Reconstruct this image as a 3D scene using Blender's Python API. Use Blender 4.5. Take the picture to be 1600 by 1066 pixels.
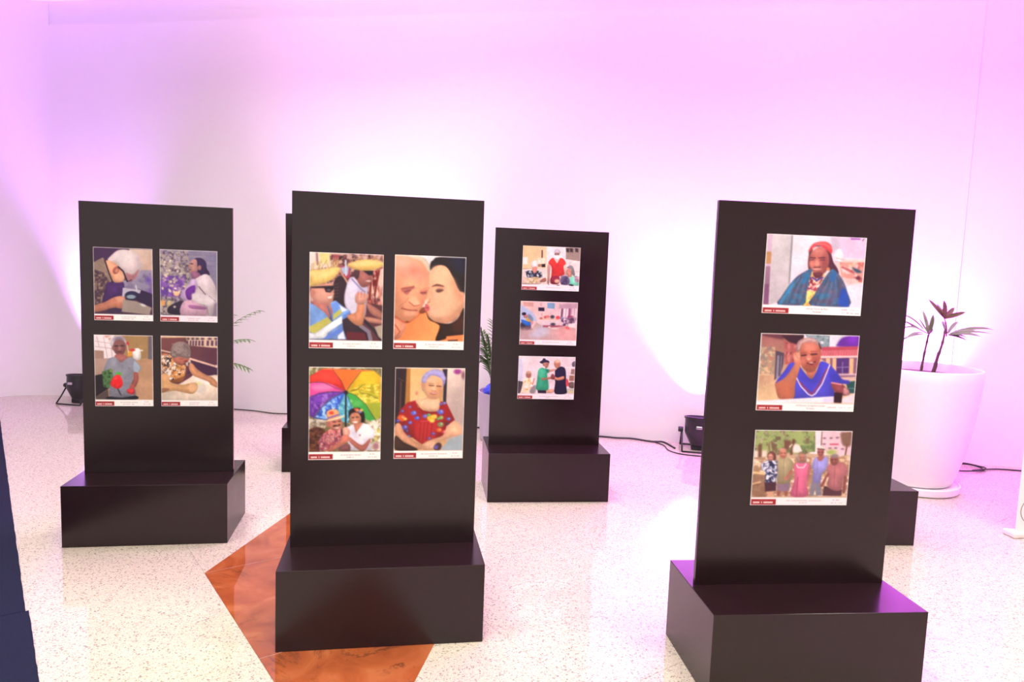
import bpy, bmesh, math, random
import numpy as np
from mathutils import Matrix, Vector

for o in list(bpy.data.objects):
    bpy.data.objects.remove(o, do_unlink=True)
scene = bpy.context.scene
COL = scene.collection

# ---------------------------------------------------------------- camera
CAM_H, FPX, PITCH, ROLL = 1.5, 1099.16, 0.0977818, 0.0368085
cd = bpy.data.cameras.new('camera'); cam = bpy.data.objects.new('camera', cd); COL.objects.link(cam)
F = Vector((0, math.cos(PITCH), -math.sin(PITCH))); R0 = Vector((1, 0, 0)); U0 = R0.cross(F)
RR = math.cos(ROLL)*R0 + math.sin(ROLL)*U0; UU = -math.sin(ROLL)*R0 + math.cos(ROLL)*U0
m = Matrix(((RR.x, UU.x, -F.x, 0), (RR.y, UU.y, -F.y, 0), (RR.z, UU.z, -F.z, CAM_H), (0, 0, 0, 1)))
cam.matrix_world = m
cd.sensor_width = 36.0; cd.lens = 36.0*FPX/1600.0; cd.clip_start = .05; cd.clip_end = 100
scene.camera = cam

# ---------------------------------------------------------------- world, view, fill and stage light
vs = scene.view_settings
vs.view_transform = 'Standard'; vs.look = 'None'; vs.gamma = 1.0; vs.use_curve_mapping = False
vs.exposure = 0.0
w = bpy.data.worlds.new('hall_ambient'); scene.world = w; w.use_nodes = True
bg = w.node_tree.nodes['Background']; bg.inputs[0].default_value = (1.0, 0.93, 0.93, 1); bg.inputs[1].default_value = 1.25
CEIL_Z = 4.07
FILL_POWER, FILL_COL = 42.0, (1.0, 1.0, 0.86)
PAR_POWER = 1450.0
PAR_ANGLE, PAR_GAIN = [56, 74, 86, 86], [.8, 1.0, 1.6, 2.4]
PAR_COLS = [(0.56, 0.20, 1.0), (0.80, 0.36, 0.95), (0.74, 0.11, 1.0), (0.78, 0.04, 1.0)]
FILL_LAMPS = [(x, y) for y in (-4.4, -1.4, 2.0, 4.6) for x in (-2.5, -.5, 1.5) if not (y > 4 and x > 1)] + [(3.4, 2.0), (2.9, 3.6)]  # added fill lamps, none in view; the final pair brightens the white pot

# ---------------------------------------------------------------- helpers
def link(o, parent=None):
    COL.objects.link(o)
    if parent is not None: o.parent = parent
    return o
def tag(o, label=None, cat=None, group=None, kind=None):
    if label: o['label'] = label
    if cat: o['category'] = cat
    if group: o['group'] = group
    if kind: o['kind'] = kind
    return o
def thing(name, label, cat, loc=(0, 0, 0), rz=0, group=None):
    o = bpy.data.objects.new(name, None); o.empty_display_size = .1
    o.location = loc; o.rotation_euler = (0, 0, rz)
    link(o); return tag(o, label, cat, group)
def mesh(name, verts, faces, mat, parent=None, smooth=False):
    me = bpy.data.meshes.new(name); me.from_pydata([tuple(v) for v in verts], [], faces); me.update()
    if mat: me.materials.append(mat)
    if smooth: me.polygons.foreach_set('use_smooth', [True]*len(me.polygons))
    return link(bpy.data.objects.new(name, me), parent)
def from_bm(name, bm, mat, parent=None, smooth=False, bevel=0, seg=2):
    bmesh.ops.recalc_face_normals(bm, faces=bm.faces)
    if bevel:
        bmesh.ops.bevel(bm, geom=list(bm.edges), offset=bevel, segments=seg, affect='EDGES', profile=.5)
    me = bpy.data.meshes.new(name); bm.to_mesh(me); bm.free()
    if mat: me.materials.append(mat)
    if smooth: me.polygons.foreach_set('use_smooth', [True]*len(me.polygons))
    return link(bpy.data.objects.new(name, me), parent)
def add_box(bm, x0, x1, y0, y1, z0, z1, M=None):
    r = bmesh.ops.create_cube(bm, size=1)
    for v in r['verts']:
        v.co = Vector(((x0+x1)/2+v.co.x*(x1-x0), (y0+y1)/2+v.co.y*(y1-y0), (z0+z1)/2+v.co.z*(z1-z0)))
        if M: v.co = M @ v.co
    return r['verts']
def box(name, x0, x1, y0, y1, z0, z1, mat, parent=None, bevel=0, M=None):
    bm = bmesh.new(); add_box(bm, x0, x1, y0, y1, z0, z1, M)
    return from_bm(name, bm, mat, parent, bevel=bevel)
def lathe(name, prof, mat, parent=None, n=48, M=None, smooth=True):
    """profile of (radius, z) turned about z"""
    vs_, fs = [], []
    for r, z in prof:
        for k in range(n):
            a = 2*math.pi*k/n; p = Vector((r*math.cos(a), r*math.sin(a), z)); vs_.append(M @ p if M else p)
    for i in range(len(prof)-1):
        for k in range(n):
            k2 = (k+1) % n; fs.append((i*n+k, i*n+k2, (i+1)*n+k2, (i+1)*n+k))
    o = mesh(name, vs_, fs, mat, parent)
    if smooth:
        o.data.polygons.foreach_set('use_smooth', [True]*len(o.data.polygons))
        md = o.modifiers.new('edge', 'EDGE_SPLIT'); md.split_angle = math.radians(38)
    return o
def tube_geo(pts, rad, n=8, closed_ends=True):
    """tube along points; rad may be a list"""
    P = [Vector(p) for p in pts]; vs_, fs = [], []
    up = Vector((0, 0, 1))
    for i, p in enumerate(P):
        t = (P[min(i+1, len(P)-1)]-P[max(i-1, 0)]).normalized()
        s_ = t.cross(up) if abs(t.z) < .95 else t.cross(Vector((1, 0, 0)))
        s_.normalize(); q = t.cross(s_)
        r = rad[i] if isinstance(rad, (list, tuple)) else rad
        for k in range(n):
            a = 2*math.pi*k/n; vs_.append(p+r*(math.cos(a)*s_+math.sin(a)*q))
    for i in range(len(P)-1):
        for k in range(n):
            k2 = (k+1) % n; fs.append((i*n+k, i*n+k2, (i+1)*n+k2, (i+1)*n+k))
    if closed_ends:
        fs.append(tuple(range(n-1, -1, -1))); fs.append(tuple((len(P)-1)*n+k for k in range(n)))
    return vs_, fs
def tube(name, pts, rad, mat, parent=None, n=8):
    v, f = tube_geo(pts, rad, n); return mesh(name, v, f, mat, parent, smooth=True)
def curve_pts(ctrl, n=8):
    P = [Vector(p) for p in ctrl]; out = []
    for i in range(len(P)-1):
        p0, p1, p2, p3 = P[max(i-1, 0)], P[i], P[i+1], P[min(i+2, len(P)-1)]
        for k in range(n):
            t = k/n
            out.append(.5*((2*p1)+(p2-p0)*t+(2*p0-5*p1+4*p2-p3)*t*t+(3*p1-p0-3*p2+p3)*t**3))
    out.append(P[-1]); return out

# ---------------------------------------------------------------- materials
def new_mat(name):
    ma = bpy.data.materials.new(name); ma.use_nodes = True
    nt = ma.node_tree; return ma, nt, nt.nodes['Principled BSDF']
def N(nt, t, **kw):
    n = nt.nodes.new(t)
    for k, v in kw.items(): setattr(n, k, v)
    return n
def srgb(h):
    c = [int(h[i:i+2], 16)/255 for i in (0, 2, 4)]
    return tuple(x/12.92 if x <= .04045 else ((x+.055)/1.055)**2.4 for x in c)+(1,)
def plain(name, col, rough=.5, metal=0, noise=.08, scale=30, spec=.5, bump=0.0):
    ma, nt, b = new_mat(name)
    ge = N(nt, 'ShaderNodeTexCoord'); no = N(nt, 'ShaderNodeTexNoise'); no.inputs['Scale'].default_value = scale; no.inputs['Detail'].default_value = 4
    nt.links.new(ge.outputs['Object'], no.inputs['Vector'])
    mx = N(nt, 'ShaderNodeMix', data_type='RGBA')
    c = srgb(col) if isinstance(col, str) else tuple(col)+(1,)
    mx.inputs[6].default_value = tuple(x*(1-noise) for x in c[:3])+(1,); mx.inputs[7].default_value = tuple(min(1, x*(1+noise)) for x in c[:3])+(1,)
    nt.links.new(no.outputs[0], mx.inputs[0]); nt.links.new(mx.outputs[2], b.inputs['Base Color'])
    b.inputs['Roughness'].default_value = rough; b.inputs['Metallic'].default_value = metal; b.inputs['Specular IOR Level'].default_value = spec
    if bump:
        bp = N(nt, 'ShaderNodeBump'); bp.inputs['Strength'].default_value = bump; bp.inputs['Distance'].default_value = .01
        nt.links.new(no.outputs[0], bp.inputs['Height']); nt.links.new(bp.outputs[0], b.inputs['Normal'])
    return ma
def mat_black():
    ma, nt, b = new_mat('black_satin_paint')
    tc = N(nt, 'ShaderNodeTexCoord'); no = N(nt, 'ShaderNodeTexNoise'); no.inputs['Scale'].default_value = 6; no.inputs['Detail'].default_value = 6
    nt.links.new(tc.outputs['Object'], no.inputs['Vector'])
    r = N(nt, 'ShaderNodeMapRange'); r.inputs[1].default_value = .3; r.inputs[2].default_value = .7; r.inputs[3].default_value = .21; r.inputs[4].default_value = .26
    nt.links.new(no.outputs[0], r.inputs[0]); nt.links.new(r.outputs[0], b.inputs['Roughness'])
    # roller-paint brushing plus a few pale scuffs
    sc = N(nt, 'ShaderNodeTexNoise'); sc.inputs['Scale'].default_value = 22; sc.inputs['Detail'].default_value = 8
    nt.links.new(tc.outputs['Object'], sc.inputs['Vector'])
    cr = N(nt, 'ShaderNodeValToRGB'); cr.color_ramp.elements[0].position = .80; cr.color_ramp.elements[1].position = .92
    cr.color_ramp.elements[0].color = (.0165, .0062, .0090, 1); cr.color_ramp.elements[1].color = (.06, .055, .05, 1)
    nt.links.new(sc.outputs[0], cr.inputs[0]); nt.links.new(cr.outputs[0], b.inputs['Base Color'])
    b.inputs['Specular IOR Level'].default_value = .41
    return ma
def mat_terrazzo():
    ma, nt, b = new_mat('terrazzo')
    ge = N(nt, 'ShaderNodeNewGeometry')
    vo = N(nt, 'ShaderNodeTexVoronoi'); vo.inputs['Scale'].default_value = 175; nt.links.new(ge.outputs['Position'], vo.inputs['Vector'])
    sp = N(nt, 'ShaderNodeSeparateColor'); nt.links.new(vo.outputs['Color'], sp.inputs[0])
    cr = N(nt, 'ShaderNodeValToRGB'); e = cr.color_ramp.elements
    cr.color_ramp.interpolation = 'CONSTANT'
    e[0].position = 0; e[0].color = (.30, .265, .23, 1); e[1].position = .07; e[1].color = (.50, .445, .37, 1)
    for ps, c in ((.17, (.64, .575, .465, 1)), (.45, (.61, .545, .435, 1)), (.72, (.67, .605, .495, 1)), (.95, (.68, .60, .48, 1))):
        x = e.new(ps); x.color = c
    nt.links.new(sp.outputs[0], cr.inputs[0])
    v2 = N(nt, 'ShaderNodeTexVoronoi'); v2.inputs['Scale'].default_value = 330; nt.links.new(ge.outputs['Position'], v2.inputs['Vector'])
    s2 = N(nt, 'ShaderNodeSeparateColor'); nt.links.new(v2.outputs['Color'], s2.inputs[0])
    c2 = N(nt, 'ShaderNodeValToRGB'); c2.color_ramp.interpolation = 'CONSTANT'
    c2.color_ramp.elements[0].color = (.74, .71, .69, 1); c2.color_ramp.elements[1].position = .10; c2.color_ramp.elements[1].color = (1, 1, 1, 1)
    nt.links.new(s2.outputs[1], c2.inputs[0])
    mu = N(nt, 'ShaderNodeMix', data_type='RGBA', blend_type='MULTIPLY'); mu.inputs[0].default_value = 1
    nt.links.new(cr.outputs[0], mu.inputs[6]); nt.links.new(c2.outputs[0], mu.inputs[7])
    nt.links.new(mu.outputs[2], b.inputs['Base Color'])
    b.inputs['Roughness'].default_value = .045; b.inputs['IOR'].default_value = 1.56
    return ma
def mat_marble():
    ma, nt, b = new_mat('red_marble')
    ge = N(nt, 'ShaderNodeNewGeometry')
    n1 = N(nt, 'ShaderNodeTexNoise'); n1.inputs['Scale'].default_value = 5.0; n1.inputs['Detail'].default_value = 8; n1.inputs['Distortion'].default_value = 1.2
    nt.links.new(ge.outputs['Position'], n1.inputs['Vector'])
    cr = N(nt, 'ShaderNodeValToRGB'); e = cr.color_ramp.elements
    e[0].position = .30; e[0].color = (.27, .062, .020, 1); e[1].position = .5; e[1].color = (.36, .088, .026, 1)
    x = e.new(.66); x.color = (.43, .130, .045, 1)
    nt.links.new(n1.outputs[0], cr.inputs[0])
    n2 = N(nt, 'ShaderNodeTexNoise'); n2.inputs['Scale'].default_value = 2.4; n2.inputs['Detail'].default_value = 10; n2.inputs['Roughness'].default_value = .7; n2.inputs['Distortion'].default_value = .8
    nt.links.new(ge.outputs['Position'], n2.inputs['Vector'])
    ab = N(nt, 'ShaderNodeMath', operation='SUBTRACT'); ab.inputs[1].default_value = .5; nt.links.new(n2.outputs[0], ab.inputs[0])
    aa = N(nt, 'ShaderNodeMath', operation='ABSOLUTE'); nt.links.new(ab.outputs[0], aa.inputs[0])
    mr = N(nt, 'ShaderNodeMapRange'); mr.inputs[1].default_value = .0; mr.inputs[2].default_value = .022; mr.inputs[3].default_value = .85; mr.inputs[4].default_value = 0
    nt.links.new(aa.outputs[0], mr.inputs[0])
    n3 = N(nt, 'ShaderNodeTexNoise'); n3.inputs['Scale'].default_value = 1.5; nt.links.new(ge.outputs['Position'], n3.inputs['Vector'])
    m3 = N(nt, 'ShaderNodeMapRange'); m3.inputs[1].default_value = .46; m3.inputs[2].default_value = .62; nt.links.new(n3.outputs[0], m3.inputs[0])
    mm = N(nt, 'ShaderNodeMath', operation='MULTIPLY'); nt.links.new(mr.outputs[0], mm.inputs[0]); nt.links.new(m3.outputs[0], mm.inputs[1])
    mx = N(nt, 'ShaderNodeMix', data_type='RGBA'); mx.inputs[7].default_value = (.05, .022, .012, 1)
    nt.links.new(mm.outputs[0], mx.inputs[0]); nt.links.new(cr.outputs[0], mx.inputs[6]); nt.links.new(mx.outputs[2], b.inputs['Base Color'])
    b.inputs['Roughness'].default_value = .035; b.inputs['IOR'].default_value = 1.56
    return ma
def mat_ink():
    ma, nt, b = new_mat('printed_picture')
    at = N(nt, 'ShaderNodeAttribute'); at.attribute_name = 'ink'
    nt.links.new(at.outputs['Color'], b.inputs['Base Color'])
    b.inputs['Roughness'].default_value = .38; b.inputs['Specular IOR Level'].default_value = .35
    return ma
def mat_emit(name, col, s):
    ma, nt, b = new_mat(name)
    b.inputs['Base Color'].default_value = (.9, .9, .9, 1); b.inputs['Emission Color'].default_value = tuple(col)+(1,); b.inputs['Emission Strength'].default_value = s
    return ma
M_WALL = plain('white_wall_paint', (.84, .83, .81), .75, noise=.012, scale=2.0, spec=.3, bump=.02)
M_CEIL = plain('ceiling_paint', (.78, .77, .76), .8, noise=.01, scale=2)
M_BLACK = mat_black(); M_TERR = mat_terrazzo(); M_MARB = mat_marble(); M_INK = mat_ink()
M_JOINT = plain('tile_joint', (.60, .53, .42), .3)
M_PAPER = plain('photo_board', (.86, .85, .84), .5, noise=.01)
M_EDGE = plain('raw_board_edge', (.30, .22, .17), .7, noise=.2)
M_POT = plain('white_fibreglass_pot', (.89, .87, .84), .32, noise=.02, scale=4)
M_POTG = plain('grey_pot', (.50, .48, .53), .5, noise=.04, scale=6)
M_SOIL = plain('potting_soil', '4a3428', .95, noise=.5, scale=60, bump=.8)
M_LEAF = plain('palm_leaf', '648a4a', .42, noise=.25, scale=14)
M_LEAFD = plain('old_palm_leaf', '6a5a40', .5, noise=.3, scale=14)
M_STEM = plain('cane_stem', '4a3a28', .6, noise=.3, scale=40)
M_CABLE = plain('black_cable', (.02, .02, .022), .45)
M_METAL = plain('black_metal', (.02, .02, .022), .38, noise=.2, scale=20)
M_STEEL = plain('bare_steel', (.55, .55, .56), .3, metal=1.0)
M_LENS = plain('lamp_lens', (.75, .70, .8), .1)
M_BLUE = plain('blue_bag', '1c3cc8', .5, noise=.2, scale=18, bump=.3)
M_CARPET = plain('navy_carpet', (.010, .013, .038), .95, noise=.25, scale=220, spec=.2, bump=.5)
M_BANNER = plain('banner_sheet', (.86, .83, .80), .55, noise=.01)
M_ALU = plain('banner_cassette', (.80, .76, .70), .35, noise=.03)
M_GREY = plain('grey_print_ink', (.30, .30, .31), .6)
M_TEXT = plain('caption_ink', (.34, .24, .27), .6)
# ---------------------------------------------------------------- flat print: the pictures on the photo boards
# A small painter: shapes are laid down on the print sheet, in sheet units, and stored as the print's own ink colours.
def hexc(c):
    if isinstance(c, str):
        c = tuple(int(c[i:i+2], 16) for i in (0, 2, 4))
    return np.array(c, float) / 255.0

class Pic:
    def __init__(s, nx, ny, quad, bg):
        s.nx, s.ny = nx, ny
        u, v = np.meshgrid(np.linspace(0, 1, nx), np.linspace(0, 1, ny))
        A, b = [], []
        for (U, V), (x, y) in zip(((0, 0), (1, 0), (1, 1), (0, 1)), quad):
            A.append([U, V, 1, 0, 0, 0, -U*x, -V*x]); b.append(x)
            A.append([0, 0, 0, U, V, 1, -U*y, -V*y]); b.append(y)
        h = np.linalg.solve(np.array(A, float), np.array(b, float))
        d = h[6]*u + h[7]*v + 1
        s.u, s.v = u, v
        s.X = (h[0]*u + h[1]*v + h[2]) / d
        s.Y = (h[3]*u + h[4]*v + h[5]) / d
        s.c = np.tile(hexc(bg), (ny, nx, 1))
        s.e = 6.0
        s.rng = np.random.RandomState(7)
    def put(s, m, col, a=1.0):
        m = (np.clip(m, 0, 1) * a)[..., None]
        s.c = s.c * (1 - m) + hexc(col) * m
    def sd(s, pts):
        P = np.array(pts, float); X, Y = s.X, s.Y
        best = np.full(X.shape, 1e18); ins = np.zeros(X.shape, bool)
        n = len(P)
        for i in range(n):
            ax, ay = P[i]; bx, by = P[(i+1) % n]
            ex, ey = bx-ax, by-ay; L = ex*ex + ey*ey + 1e-9
            t = np.clip(((X-ax)*ex + (Y-ay)*ey) / L, 0, 1)
            best = np.minimum(best, (X-ax-t*ex)**2 + (Y-ay-t*ey)**2)
            c = ((ay > Y) != (by > Y))
            ins ^= c & (X < ex*(Y-ay)/(ey if abs(ey) > 1e-9 else 1e-9) + ax)
        d = np.sqrt(best)
        return np.where(ins, -d, d)
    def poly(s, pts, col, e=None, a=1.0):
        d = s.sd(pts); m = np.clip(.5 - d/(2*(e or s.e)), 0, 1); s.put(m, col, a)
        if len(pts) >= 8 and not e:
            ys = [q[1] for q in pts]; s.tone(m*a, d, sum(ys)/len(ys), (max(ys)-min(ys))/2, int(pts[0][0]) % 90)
    def smooth(s, pts, n=5):
        P = np.array(pts, float); o = []; N = len(P)
        for i in range(N):
            p0, p1, p2, p3 = P[i-1], P[i], P[(i+1) % N], P[(i+2) % N]
            for k in range(n):
                t = k/n
                o.append(.5*((2*p1) + (p2-p0)*t + (2*p0-5*p1+4*p2-p3)*t*t + (3*p1-p0-3*p2+p3)*t**3))
        return o
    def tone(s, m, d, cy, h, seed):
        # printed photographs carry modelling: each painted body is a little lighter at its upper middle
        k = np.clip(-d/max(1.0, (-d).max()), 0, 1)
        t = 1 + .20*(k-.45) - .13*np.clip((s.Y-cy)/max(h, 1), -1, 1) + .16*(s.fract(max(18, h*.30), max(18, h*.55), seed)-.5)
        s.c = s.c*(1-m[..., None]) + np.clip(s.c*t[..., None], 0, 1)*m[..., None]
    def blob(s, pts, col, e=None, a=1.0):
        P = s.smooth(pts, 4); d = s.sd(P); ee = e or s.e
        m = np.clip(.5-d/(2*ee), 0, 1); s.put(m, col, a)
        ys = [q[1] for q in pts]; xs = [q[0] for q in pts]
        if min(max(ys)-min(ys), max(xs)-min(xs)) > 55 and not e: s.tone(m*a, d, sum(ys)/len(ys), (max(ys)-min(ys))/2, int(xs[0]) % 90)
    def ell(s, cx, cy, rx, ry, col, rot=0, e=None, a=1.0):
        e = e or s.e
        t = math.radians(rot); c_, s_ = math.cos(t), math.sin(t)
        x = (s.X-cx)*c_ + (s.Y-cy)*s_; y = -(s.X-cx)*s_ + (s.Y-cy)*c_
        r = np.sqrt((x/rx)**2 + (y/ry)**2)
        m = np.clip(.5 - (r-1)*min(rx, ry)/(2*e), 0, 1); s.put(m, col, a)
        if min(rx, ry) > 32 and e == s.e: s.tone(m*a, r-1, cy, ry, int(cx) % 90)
    def line(s, pts, w, col, e=None, a=1.0):
        e = e or s.e*.7
        best = np.full(s.X.shape, 1e18)
        for (ax, ay), (bx, by) in zip(pts[:-1], pts[1:]):
            ex, ey = bx-ax, by-ay; L = ex*ex + ey*ey + 1e-9
            t = np.clip(((s.X-ax)*ex + (s.Y-ay)*ey)/L, 0, 1)
            best = np.minimum(best, (s.X-ax-t*ex)**2 + (s.Y-ay-t*ey)**2)
        s.put(.5 - (np.sqrt(best)-w/2)/(2*e), col, a)
    def grad(s, x0, y0, c0, x1, y1, c1, pts=None, a=1.0):
        dx, dy = x1-x0, y1-y0
        t = np.clip(((s.X-x0)*dx + (s.Y-y0)*dy)/(dx*dx+dy*dy), 0, 1)[..., None]
        g = hexc(c0)*(1-t) + hexc(c1)*t
        m = np.full(s.X.shape, a) if pts is None else np.clip(.5 - s.sd(pts)/(2*s.e), 0, 1)*a
        s.c = s.c*(1-m[..., None]) + g*m[..., None]
    def field(s, sx, sy=None, seed=1):
        sy = sy or sx
        R = np.random.RandomState(seed).rand(64, 64)
        x = (s.X/sx) % 63; y = (s.Y/sy) % 63
        i, j = x.astype(int), y.astype(int); fx, fy = x-i, y-j
        fx = fx*fx*(3-2*fx); fy = fy*fy*(3-2*fy)
        return (R[j, i]*(1-fx)+R[j, i+1]*fx)*(1-fy) + (R[j+1, i]*(1-fx)+R[j+1, i+1]*fx)*fy
    def fract(s, sx, sy=None, seed=1):
        sy = sy or sx
        return .55*s.field(sx, sy, seed) + .30*s.field(sx*.47, sy*.47, seed+101) + .15*s.field(sx*.21, sy*.21, seed+203)
    def mottle(s, pts, cols, sc=30, seed=1, lo=.45, hi=.65, a=1.0, sy=None):
        """a printed pattern of patches inside an outline"""
        m0 = np.clip(.5 - s.sd(pts)/(2*s.e), 0, 1)
        for k, c in enumerate(cols):
            f = s.fract(sc, sy, seed+k*11)
            s.put(m0*np.clip((f-.5)*1.35+.5-lo, 0, hi-lo)/(hi-lo), c, a)
    def spots(s, pts, cols, n, r, seed=3):
        P = np.array(pts, float); R = np.random.RandomState(seed)
        lo, hi = P.min(0), P.max(0); k = 0; tries = 0
        while k < n and tries < n*20:
            tries += 1
            q = lo + R.rand(2)*(hi-lo)
            ins = False
            for i in range(len(P)):
                ax, ay = P[i]; bx, by = P[(i+1) % len(P)]
                if (ay > q[1]) != (by > q[1]) and q[0] < (bx-ax)*(q[1]-ay)/(by-ay)+ax: ins = not ins
            if not ins: continue
            s.ell(q[0], q[1], r*(.6+.8*R.rand()), r*(.5+.6*R.rand()), cols[k % len(cols)], R.rand()*180); k += 1
    def face(s, cx, cy, w, h, skin, dark, rot=0, mouth='8c4038', shade=None):
        """a small printed face: eyes, nose and mouth"""
        t = math.radians(rot); c_, s_ = math.cos(t), math.sin(t)
        def q(x, y): return cx + (x*c_ - y*s_)*w, cy + (x*s_ + y*c_)*h
        if shade: s.ell(*q(.35, .1), w*.25, h*.75, shade, rot, e=w*.3, a=.55)
        for sx in (-1, 1):
            x, y = q(.42*sx, -.08); s.ell(x, y, w*.2, h*.07, dark, rot, a=.85)
            x, y = q(.42*sx, -.25); s.ell(x, y, w*.26, h*.045, dark, rot, a=.55)
        x, y = q(.02, .22); s.ell(x, y, w*.15, h*.09, dark, rot, a=.4)
        x, y = q(0, .12); s.ell(x, y, w*.07, h*.2, 'ffe8d8', rot, a=.35)
        x, y = q(0, .5); s.ell(x, y, w*.36, h*.07, mouth, rot, a=.85)
    def caption(s, top, bw, btop, words=(.38, .55), tint='fffaf8', right=1):
        u, v = s.u, s.v; s.top = top
        def rect(u0, v0, u1, v1, col, a=1.0, e=.004):
            m = np.clip(.5+(u-u0)/(2*e), 0, 1)*np.clip(.5+(u1-u)/(2*e), 0, 1)*np.clip(.5+(v-v0)/(2*e), 0, 1)*np.clip(.5+(v1-v)/(2*e), 0, 1)
            s.put(m, col, a)
        s.rect = rect
        rect(-1, top, 2, 2, tint)
        rect(.004, btop, bw, .994, 'a3242e')
        # title line of the badge: three words in heavy white capitals, smaller than the print can resolve
        h = (1-btop); y0 = btop+h*.40; y1 = btop+h*.68
        R = np.random.RandomState(5)
        segs = [(.10, .36, 7), (.42, .46, 1), (.51, .88, 9)]
        for a0, a1, n in segs:
            for k in range(n):
                x0 = bw*(a0+(a1-a0)*k/n); x1 = bw*(a0+(a1-a0)*(k+.86)/n)
                rect(x0, y0-h*.03*R.rand(), x1, y1+h*.03*R.rand(), 'fff4f0', .9, .003)
        rect(bw*.3, btop+h*.16, bw*.7, btop+h*.24, 'd88a88', .5)
        # two caption lines and the small sponsor marks at the right
        hh = 1-top
        def small(c, wd, y, col, n, seed):
            R = np.random.RandomState(seed)
            for k in range(n):
                if R.rand() < .14: continue
                x0 = c-wd/2+wd*k/n
                rect(x0, top+hh*(y-.05-.03*R.rand()), x0+wd/n*.75, top+hh*(y+.05), col, .55, .003)
        s.small = small
        mid = (bw+.84)/2
        if words[0]: small(mid, words[0], .42, '9a7f8c', 30, 3)
        if words[1]: small(mid-.01, words[1], .70, '9a7f8c', 12, 4)
        if right:
            small(.885, .10, .32, 'c0566c', 6, 9)
            small(.90, .14, .70, 'b8909c', 9, 12)
    def border(s, w=.006, col='f4eef0'):
        e = .005
        m = np.minimum(np.minimum(s.u, 1-s.u), np.minimum(s.v, 1-s.v))
        asp = 1
        s.put(.5-(m-w)/(2*e), col, .8)
    def linear(s):
        # soft lens blur, broad tone variation and grain of the printed photograph (the caption strip stays clean)
        c = s.c.copy()
        b = c.copy()
        b[1:-1, 1:-1] = (c[1:-1, 1:-1]*4 + 2*(c[:-2, 1:-1]+c[2:, 1:-1]+c[1:-1, :-2]+c[1:-1, 2:]) + c[:-2, :-2]+c[2:, 2:]+c[:-2, 2:]+c[2:, :-2])/16
        g = 1 + .14*(s.fract(120, 120, 77)-.5) + .07*(s.fract(34, 30, 78)-.5) + .05*(np.random.RandomState(2).rand(s.ny, s.nx)-.5)
        m = (s.v < s.top-.004)[..., None]
        c = np.where(m, b*g[..., None], c)
        c = np.clip(c, 0, 1)
        return np.where(c <= .04045, c/12.92, ((c+.055)/1.055)**2.4)

PW, PH = 132, 176

def pic_sewing():
    p = Pic(PW, PH, ((50, 40), (820, 72), (815, 1003), (55, 985)), '4a3048')
    p.grad(540, 80, 'd8c0b4', 815, 350, 'c8a898', ((520, 70), (825, 80), (820, 360), (600, 350)))
    p.mottle(((600, 350), (820, 345), (820, 680), (420, 640), (430, 480), (560, 470)), ('8a7ca0', '756890', '9a90ac'), 60, 2, .2, .6)
    p.ell(770, 480, 45, 50, '6a48b8', a=.7, e=25); p.ell(780, 650, 40, 60, '5a2ca8', a=.6, e=30)
    p.poly(((40, 30), (380, 60), (300, 170), (205, 230), (40, 240)), '43284e')
    p.mottle(((40, 240), (185, 180), (220, 260), (300, 500), (240, 640), (60, 880), (40, 880)), ('84685c', '5c4450', '9c8270', '4c3446'), 26, 5, .35, .6)
    p.blob(((240, 500), (435, 495), (435, 640), (400, 690), (230, 770), (160, 760), (200, 600)), '44255e')
    p.poly(((50, 245), (180, 178), (200, 250), (290, 480), (265, 500), (190, 380), (60, 330)), 'a08a78', a=.8)
    p.blob(((240, 225), (290, 150), (380, 85), (500, 82), (610, 125), (672, 230), (680, 320), (620, 420), (550, 480), (490, 470), (440, 380), (370, 300)), 'd8c4c8')
    p.blob(((330, 150), (420, 100), (520, 110), (560, 200), (480, 300), (400, 280)), 'ece2e4', e=30, a=.6)
    p.blob(((210, 225), (300, 235), (390, 300), (450, 380), (440, 480), (350, 505), (290, 470), (240, 360)), 'e0a080')
    p.ell(345, 345, 38, 52, 'a85c50', 30); p.ell(355, 350, 18, 26, 'd08c74', 30)
    p.blob(((470, 380), (560, 400), (640, 340), (610, 430), (540, 490), (490, 475)), 'a87078', e=14)
    p.ell(400, 440, 55, 50, 'e8b494', e=20, a=.8)
    p.line(((203, 215), (250, 370), (300, 500)), 16, '251830'); p.line(((375, 300), (440, 360), (490, 490)), 18, '251830')
    p.line(((490, 490), (545, 470)), 10, '30203c')
    p.blob(((55, 800), (190, 755), (310, 695), (420, 678), (460, 710), (440, 790), (400, 845), (320, 825), (190, 860), (55, 880)), 'bc7862')
    p.blob(((330, 700), (420, 685), (450, 730), (400, 760)), 'd89a80', e=14)
    p.blob(((240, 845), (400, 840), (430, 890), (240, 890)), '3c2c4c')
    p.poly(((430, 720), (600, 745), (800, 830), (770, 920), (410, 880)), 'a09088'); p.ell(690, 795, 40, 16, 'd8d0d0', 20)
    p.poly(((640, 590), (820, 655), (820, 830), (690, 775), (610, 730)), '2e1c42')
    p.poly(((430, 570), (560, 590), (665, 600), (650, 645), (520, 625), (460, 690), (420, 680)), 'c4bcd0')
    p.ell(545, 672, 92, 58, '262448'); p.ell(535, 688, 60, 26, '8c9cac'); p.line(((600, 545), (610, 600)), 18, 'd4ccd8')
    p.caption(.914, .325, .935, (.25, .2)); p.border(); return p

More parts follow.
